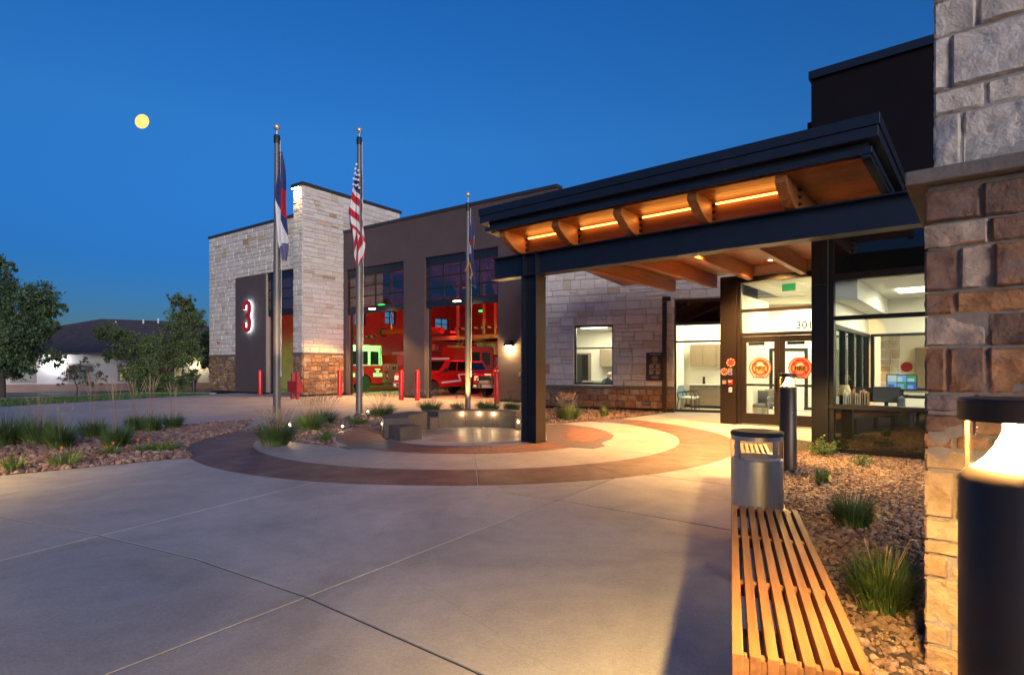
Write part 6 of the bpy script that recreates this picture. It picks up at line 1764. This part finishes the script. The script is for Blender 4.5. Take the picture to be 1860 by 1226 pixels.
grass(275, 786, 46, 44, 'dense dark grass clump with the tallest tan seed heads', 300, pl=14, plh=1.85, ln=.3, th=.006, psp=.45)
grass(314, 779, 44, 36, 'right end grass clump of the left bed with tan seed heads', 280, pl=10, plh=1.85, ln=.28, th=.0055, psp=.5)
grass(500, 809, 82, 56, 'big round fountain grass before the left flagpole', 560, pl=60, plh=1.05, ln=.09, th=.008)
grass(562, 783, 62, 44, 'fountain grass lit by the uplight behind the left flagpole', 380, 'blade_light', pl=40, plh=1.25, ln=.1, th=.008)
grass(586, 770, 66, 34, 'fountain grass with many plumes between the two flagpoles', 380, pl=46, plh=1.35, ln=.1, th=.009, psp=1.1)
grass(692, 757, 66, 30, 'fountain grass right of the middle flagpole', 360, pl=44, plh=1.35, ln=.1, th=.009, psp=1.1)
grass(782, 746, 60, 26, 'fountain grass behind the left end of the back seat wall', 340, pl=36, plh=1.3, ln=.1, th=.009, psp=1.1)
grass(887, 745, 66, 26, 'yellow green grass clump behind the seat wall by the bollard', 380, 'blade_light', pl=6, plh=1.1)
grass(832, 744, 40, 22, 'sparse dark plant behind the seat wall left of the short pole', 120, pl=8, plh=1.1)
grass(930, 746, 50, 28, 'dark grass clump behind the right seat wall end', 240, pl=6, plh=1.2)
grass(1032, 763, 58, 36, 'fountain grass under the small lobby window', 420, 'blade_light', pl=40, plh=1.2, ln=.1, th=.009)
grass(1097, 757, 22, 26, 'thin upright green grass tuft at the lobby wall', 120, 'blade_light')
grass(1493, 880, 28, 36, 'small upright grass tuft in the tan rock by the window', 140, 'blade_light', wdt=.006)
grass(1548, 958, 88, 72, 'round green grass clump in the middle of the right rock bed', 520, pl=0, wdt=.0035)
grass(1602, 1108, 150, 130, 'large near grass clump beside the stone pier', 620, pl=5, plh=1.0, ln=.035, th=.005, wdt=.0028)
def lily(px, py, wpx, hpx, label, flowers=(), n=46):
    X, Y = gp(px, py); s = Y / FPX; t = thing('daylily', label, 'daylily', (X, Y, 0), 0, 'daylilies at the bed edge')
    V, F = blades(int(n * 1.5), wpx * s * .7, hpx * s * 1.6, int(px * 3 + py), .012, .7, 1.0, .6)
    b = MB(); b.v = V; b.f = F; b.build('leaves', M['blade_light'], t)
    for (fx, fy) in flowers:
        dx, dz_ = (fx - px) * s, (py - fy) * s
        fb = MB()
        for k in range(6):
            a = k * math.pi / 3; fb.add([(dx, 0, dz_), (dx + .028 * math.cos(a - .4), .028 * math.sin(a - .4), dz_ + .04), (dx + .04 * math.cos(a), .04 * math.sin(a), dz_ + .06), (dx + .028 * math.cos(a + .4), .028 * math.sin(a + .4), dz_ + .04)], [(0, 1, 2, 3)])
        fb.build('flower', M['flower_orange'], t)
        MB().tube([(dx * .3, 0, .02), (dx, 0, dz_)], .004, 5).build('stalk', M['leaf_green'], t)
lily(25, 857, 42, 34, 'daylily leaves glowing at the left picture edge')
lily(118, 848, 62, 36, 'larger daylily between the front grasses', ((112, 818),))
lily(198, 828, 46, 22, 'low daylily with orange buds before the front grass clump', ((206, 808), (193, 816)))
lily(262, 823, 46, 22, 'low daylily with an orange flower at the path edge', ((251, 802),), 60)
lily(300, 821, 60, 22, 'broad low daylily at the right end of the left bed', ((270, 801),), 80)
def shrub(px, py, wpx, hpx, label, n=420, m='leaf_green', fl=0, lsz=.03, name='shrub'):
    X, Y = gp(px, py); s = Y / FPX; R_ = wpx * s * .5; H_ = hpx * s
    t = thing(name, label, 'shrub', (X, Y, 0), 0, 'low shrubs in the rock beds')
    r = np.random.default_rng(int(px + py)); rg_ = random.Random(int(px)); b = MB(); ends = []
    for k in range(16):
        a = rg_.uniform(0, 6.28); q = rg_.uniform(.2, 1); e = (R_ * q * math.cos(a), R_ * q * math.sin(a), H_ * rg_.uniform(.45, 1.0) * (1 - .3 * q)); ends.append(e)
        b.tube([(0, 0, 0), (e[0] * .5, e[1] * .5, e[2] * .65), e], [.006, .004, .002], 4, False)
    b.build('stems', M['stem'], t); b = MB()
    for k in range(n):
        e = rg_.choice(ends); f = rg_.uniform(.35, 1.08); c = Vector((e[0] * f + rg_.gauss(0, R_ * .13), e[1] * f + rg_.gauss(0, R_ * .13), max(.015, e[2] * f + rg_.gauss(0, H_ * .1))))
        d1 = Vector((rg_.gauss(0, 1), rg_.gauss(0, 1), rg_.gauss(0, .6))).normalized(); d2 = d1.cross(Vector((rg_.gauss(0, 1), rg_.gauss(0, 1), rg_.gauss(0, 1)))).normalized(); z_ = lsz * rg_.uniform(.6, 1.2)
        b.add([c - d1 * z_, c + d2 * z_ * .5, c + d1 * z_, c - d2 * z_ * .5], [(0, 1, 2, 3)])
    b.build('leaves', M[m], t)
    for k in range(fl):
        e = rg_.choice(ends); fb = MB()
        for q in range(5):
            a = q * 1.2566; fb.add([(0, 0, 0), (.02 * math.cos(a - .4), .02 * math.sin(a - .4), .008), (.028 * math.cos(a), .028 * math.sin(a), .006), (.02 * math.cos(a + .4), .02 * math.sin(a + .4), .008)], [(0, 1, 2, 3)])
        fb.build('flower', M['flower_pink'], t, (e[0], e[1], e[2] + .02))
shrub(590, 803, 34, 28, 'small leafy shrub in the rock left of the brick wing', 360, lsz=.028)
shrub(648, 773, 52, 20, 'low spreading green shrub at the foot of the middle flagpole', 460, lsz=.03)
shrub(990, 768, 26, 13, 'tiny green shrub right of the steel column', 160, lsz=.03)
shrub(1497, 829, 66, 36, 'green rose shrub with pink flowers at the corner post', 620, fl=8, lsz=.024, name='rose_shrub')
shrub(1563, 848, 48, 26, 'sparse rose shrub under the dark window panel', 220, fl=4, lsz=.022, name='rose_shrub')

# ------------------------------------------------------------------ trees
M['bark'] = pm('bark', (.05, .038, .03), .9, var=.3, scale=6, bump=.6, bscale=20)
M['leaf_tree'] = pm('leaf_tree', (.055, .095, .040), .6, var=.45, scale=.9)
M['leaf_olive'] = pm('leaf_olive', (.080, .125, .035), .6, var=.45, scale=.9)
M['leaf_grey'] = pm('leaf_grey', (.085, .085, .065), .65, var=.4, scale=1.2)
def tree(px, py, label, trunk_h, r0, blobs, nleaf, m, lsz=.11, seed=1, limbs=None, bare=0):
    """blobs: (photo x, photo y, radius px) clumps of the crown at the tree's own distance"""
    X, Y = gp(px, py); s = Y / FPX; t = thing('tree', label, 'tree', (X, Y, 0)); rg_ = random.Random(seed); r = np.random.default_rng(seed)
    C = []
    for (bx, by, br) in blobs:
        C.append((Vector(((bx - px) * s, rg_.uniform(-.6, .6) * br * s * 1.2, EYE + (HY - by) * s)), br * s))
    b = MB(); fork = Vector((rg_.uniform(-.15, .15), 0, trunk_h))
    b.tube([(0, 0, -.05), (.03, 0, trunk_h * .5), tuple(fork)], [r0, r0 * .8, r0 * .65], 9)
    for c, R_ in C:
        mid = fork.lerp(c, .55) + Vector((rg_.uniform(-.2, .2), rg_.uniform(-.2, .2), .1))
        b.tube([tuple(fork), tuple(mid), tuple(c)], [r0 * .5, r0 * .28, r0 * .08], 6)
        for q in range(5):
            e = c + Vector((rg_.gauss(0, 1), rg_.gauss(0, 1), rg_.gauss(.2, .8))).normalized() * R_ * rg_.uniform(.6, 1.05)
            b.tube([tuple(mid.lerp(c, .6)), tuple(c.lerp(e, .5)), tuple(e)], [r0 * .12, r0 * .07, r0 * .02], 4, False)
    b.build('trunk', M['bark'], t)
    if bare:
        bb = MB()
        for q in range(bare):
            c, R_ = C[q % len(C)]; e = c + Vector((rg_.uniform(-1, .6), rg_.uniform(-.5, .5), rg_.uniform(.5, 1.2))).normalized() * R_ * rg_.uniform(1.1, 1.6)
            bb.tube([tuple(c), tuple(c.lerp(e, .5) + Vector((.05, 0, .1))), tuple(e)], [.02, .012, .004], 4, False)
        bb.build('bare_twigs', pm('twig', (.16, .13, .12), .9), t)
    tot = sum(R_ ** 2 for _, R_ in C); V = []; 
    for c, R_ in C:
        n = int(nleaf * R_ ** 2 / tot); nc = max(6, n // 34)
        dirs = r.normal(size=(nc, 3)); dirs /= np.linalg.norm(dirs, axis=1)[:, None]
        cc = dirs * (R_ * r.uniform(.25, 1.02, nc) ** .6)[:, None]; cc[:, 2] *= .85
        pk = cc[r.integers(0, nc, n)] + r.normal(size=(n, 3)) * R_ * .10
        V.append(pk + np.array(c))
    Pn = np.concatenate(V); n = len(Pn)
    d1 = r.normal(size=(n, 3)); d1[:, 2] -= .4; d1 /= np.linalg.norm(d1, axis=1)[:, None]; d2 = np.cross(d1, r.normal(size=(n, 3))); d2 /= np.linalg.norm(d2, axis=1)[:, None]
    z_ = (lsz * r.uniform(.5, 1.15, n))[:, None]
    Q_ = np.stack([Pn - d1 * z_, Pn + d2 * z_ * .45, Pn + d1 * z_, Pn - d2 * z_ * .45], 1).reshape(-1, 3)
    F = (np.arange(n)[:, None] * 4 + np.arange(4)[None]).tolist()
    me = bpy.data.meshes.new('crown'); me.from_pydata(Q_.tolist(), [], F); link('crown', me, m, t)
    return t
tree(4, 722, 'large dark tree cut off by the left picture edge', 1.4, .16,
     [(-20, 520, 55), (30, 560, 48), (75, 545, 36), (95, 560, 20), (10, 620, 55), (60, 610, 42), (-10, 480, 30), (8, 485, 16), (85, 590, 26), (40, 655, 36), (85, 650, 20), (-40, 600, 60), (10, 670, 25)], 42000, M['leaf_tree'], .085, 3)
tree(290, 711, 'big multi stem green tree in front of the white house', .5, .17,
     [(300, 640, 46), (325, 600, 34), (350, 575, 22), (318, 565, 24), (318, 540, 15), (328, 556, 18), (280, 690, 34), (310, 700, 26), (190, 605, 24), (215, 612, 22), (230, 640, 26), (262, 625, 22), (205, 645, 18), (250, 670, 24), (345, 640, 26), (340, 548, 14), (362, 580, 12), (270, 700, 22), (355, 680, 14), (335, 690, 20), (175, 602, 12)], 34000, M['leaf_olive'], .075, 5, bare=16)
tree(139.5, 720, 'small thin sapling on the lawn before the white house', .9, .035,
     [(150, 668, 18), (135, 680, 16), (170, 672, 16), (120, 692, 12), (160, 690, 16), (185, 680, 11), (160, 655, 10), (182, 690, 10)], 2400, M['leaf_grey'], .06, 7)
tree(384, 705, 'partly hidden tree behind the left corner of the stone wing', 1.5, .12,
     [(378, 640, 22), (384, 615, 20), (376, 660, 14), (392, 650, 25)], 6000, M['leaf_tree'], .1, 9)

# ------------------------------------------------------------------ house across the road
FN = Frame(-33.5, 36.2, 28.8)
ho = thing('neighbour_house', 'single storey white building with dark hip roof behind the trees', 'building', (*FN.o, 0), FN.a)
nl = 19.0; nz = 2.48
hw_ = [(FN.x(a), FN.x(c), FN.z((a + c) / 2, y1), FN.z((a + c) / 2, y0)) for a, c, y0, y1 in ((24, 62, 664, 692), (125, 160, 664, 690), (218, 246, 667, 690), (317, 330, 668, 690))]
wall_mesh(-3, nl, -.1, nz, 0, .3, hw_).build('wall', pm('white_render', (.55, .52, .52), .9, var=.06, scale=2), ho)
MB().box(-3, nl, -.06, -.002, -.1, FN.z(150, 697)).build('base_band', pm('pink_render', (.30, .20, .175), .9, var=.1, scale=2), ho)
for k, (a, c, e, f) in enumerate(hw_):
    fr = MB().box(a - .14, a, -.05, -.002, e - .1, f + .14).box(c, c + .14, -.05, -.002, e - .1, f + .14).box(a, c, -.05, -.002, f, f + .14).box(a, c, -.07, -.002, e - .1, e)
    fo = fr.build('window_frame', pm('tan_trim', (.30, .25, .22), .8), ho)
    MB().box(a, c, .12, .14, e, f).build('pane', (emit_mat('lit_window', (1, .8, .4), .2, .6, 1.5) if k >= 2 else pm('dull_pane', (.10, .14, .15), .25)), fo)
ev = .55
rp_ = [(-3.6, -ev, nz), (nl + .6, -ev, nz), (nl + .6, 13, nz), (-3.6, 13, nz), (5.2, 6.2, 5.3), (nl - 7.5, 6.2, 5.3)]
MB().add(rp_, [(0, 1, 5, 4), (1, 2, 5), (2, 3, 4, 5), (3, 0, 4), (3, 2, 1, 0)]).build('roof', pm('shingle', (.075, .058, .062), .9, var=.3, scale=3, bump=.5, bscale=12), ho)
MB().box(-3.6, nl + .6, -ev - .1, -ev - .001, nz - .1, nz + .02).build('gutter', M['coping'], ho)
for (xx, zz) in ((8.0, 5.0), (9.0, 5.15), (6.2, 4.8)): MB().tube([(xx, 5.5, zz - .1), (xx, 5.5, zz + .3)], .06, 8).build('roof_vent', M['white_paint'], ho)
def wall_pack(px, py, colr, pw, label):
    x = FN.x(px, -.1); z = FN.z(px, py, -.1); t = thing('wall_pack_light', label, 'light', (*FN.w(x, -.005), z), FN.a, 'lights on the neighbour house')
    MB().box(-.16, .16, -.16, 0, 0, .16).build('housing', M['dark_frame'], t); MB().box(-.14, .14, -.2, -.02, -.10, -.002).build('lens', emit_mat('pack_glow', colr, 25), t)
    lamp('POINT', 'pack_glow', (0, -.35, -.1), pw, colr, t, .1)
wall_pack(101, 655, (.95, .97, 1.0), 40, 'bright white wall light on the neighbour house by the left tree')
wall_pack(364, 657, (1, .82, .42), 30, 'warm wall light on the neighbour house near the stone wing')
X, Y = gp(352, 711); ob = MB().tube([(0, 0, 0), (0, 0, .9)], .12, 8).build('utility_post', M['black'], None, (X, Y, 0)); tag(ob, 'short dark post beside the big green tree', 'post')
X, Y = gp(5, 720); ob = MB().tube([(0, 0, 0), (0, 0, 1.0), (0, 0, 1.06)], [.05, .05, .02], 8).build('marker_post', M['red_dark'], None, (X, Y, 0)); tag(ob, 'thin red marker post at the left edge', 'post')
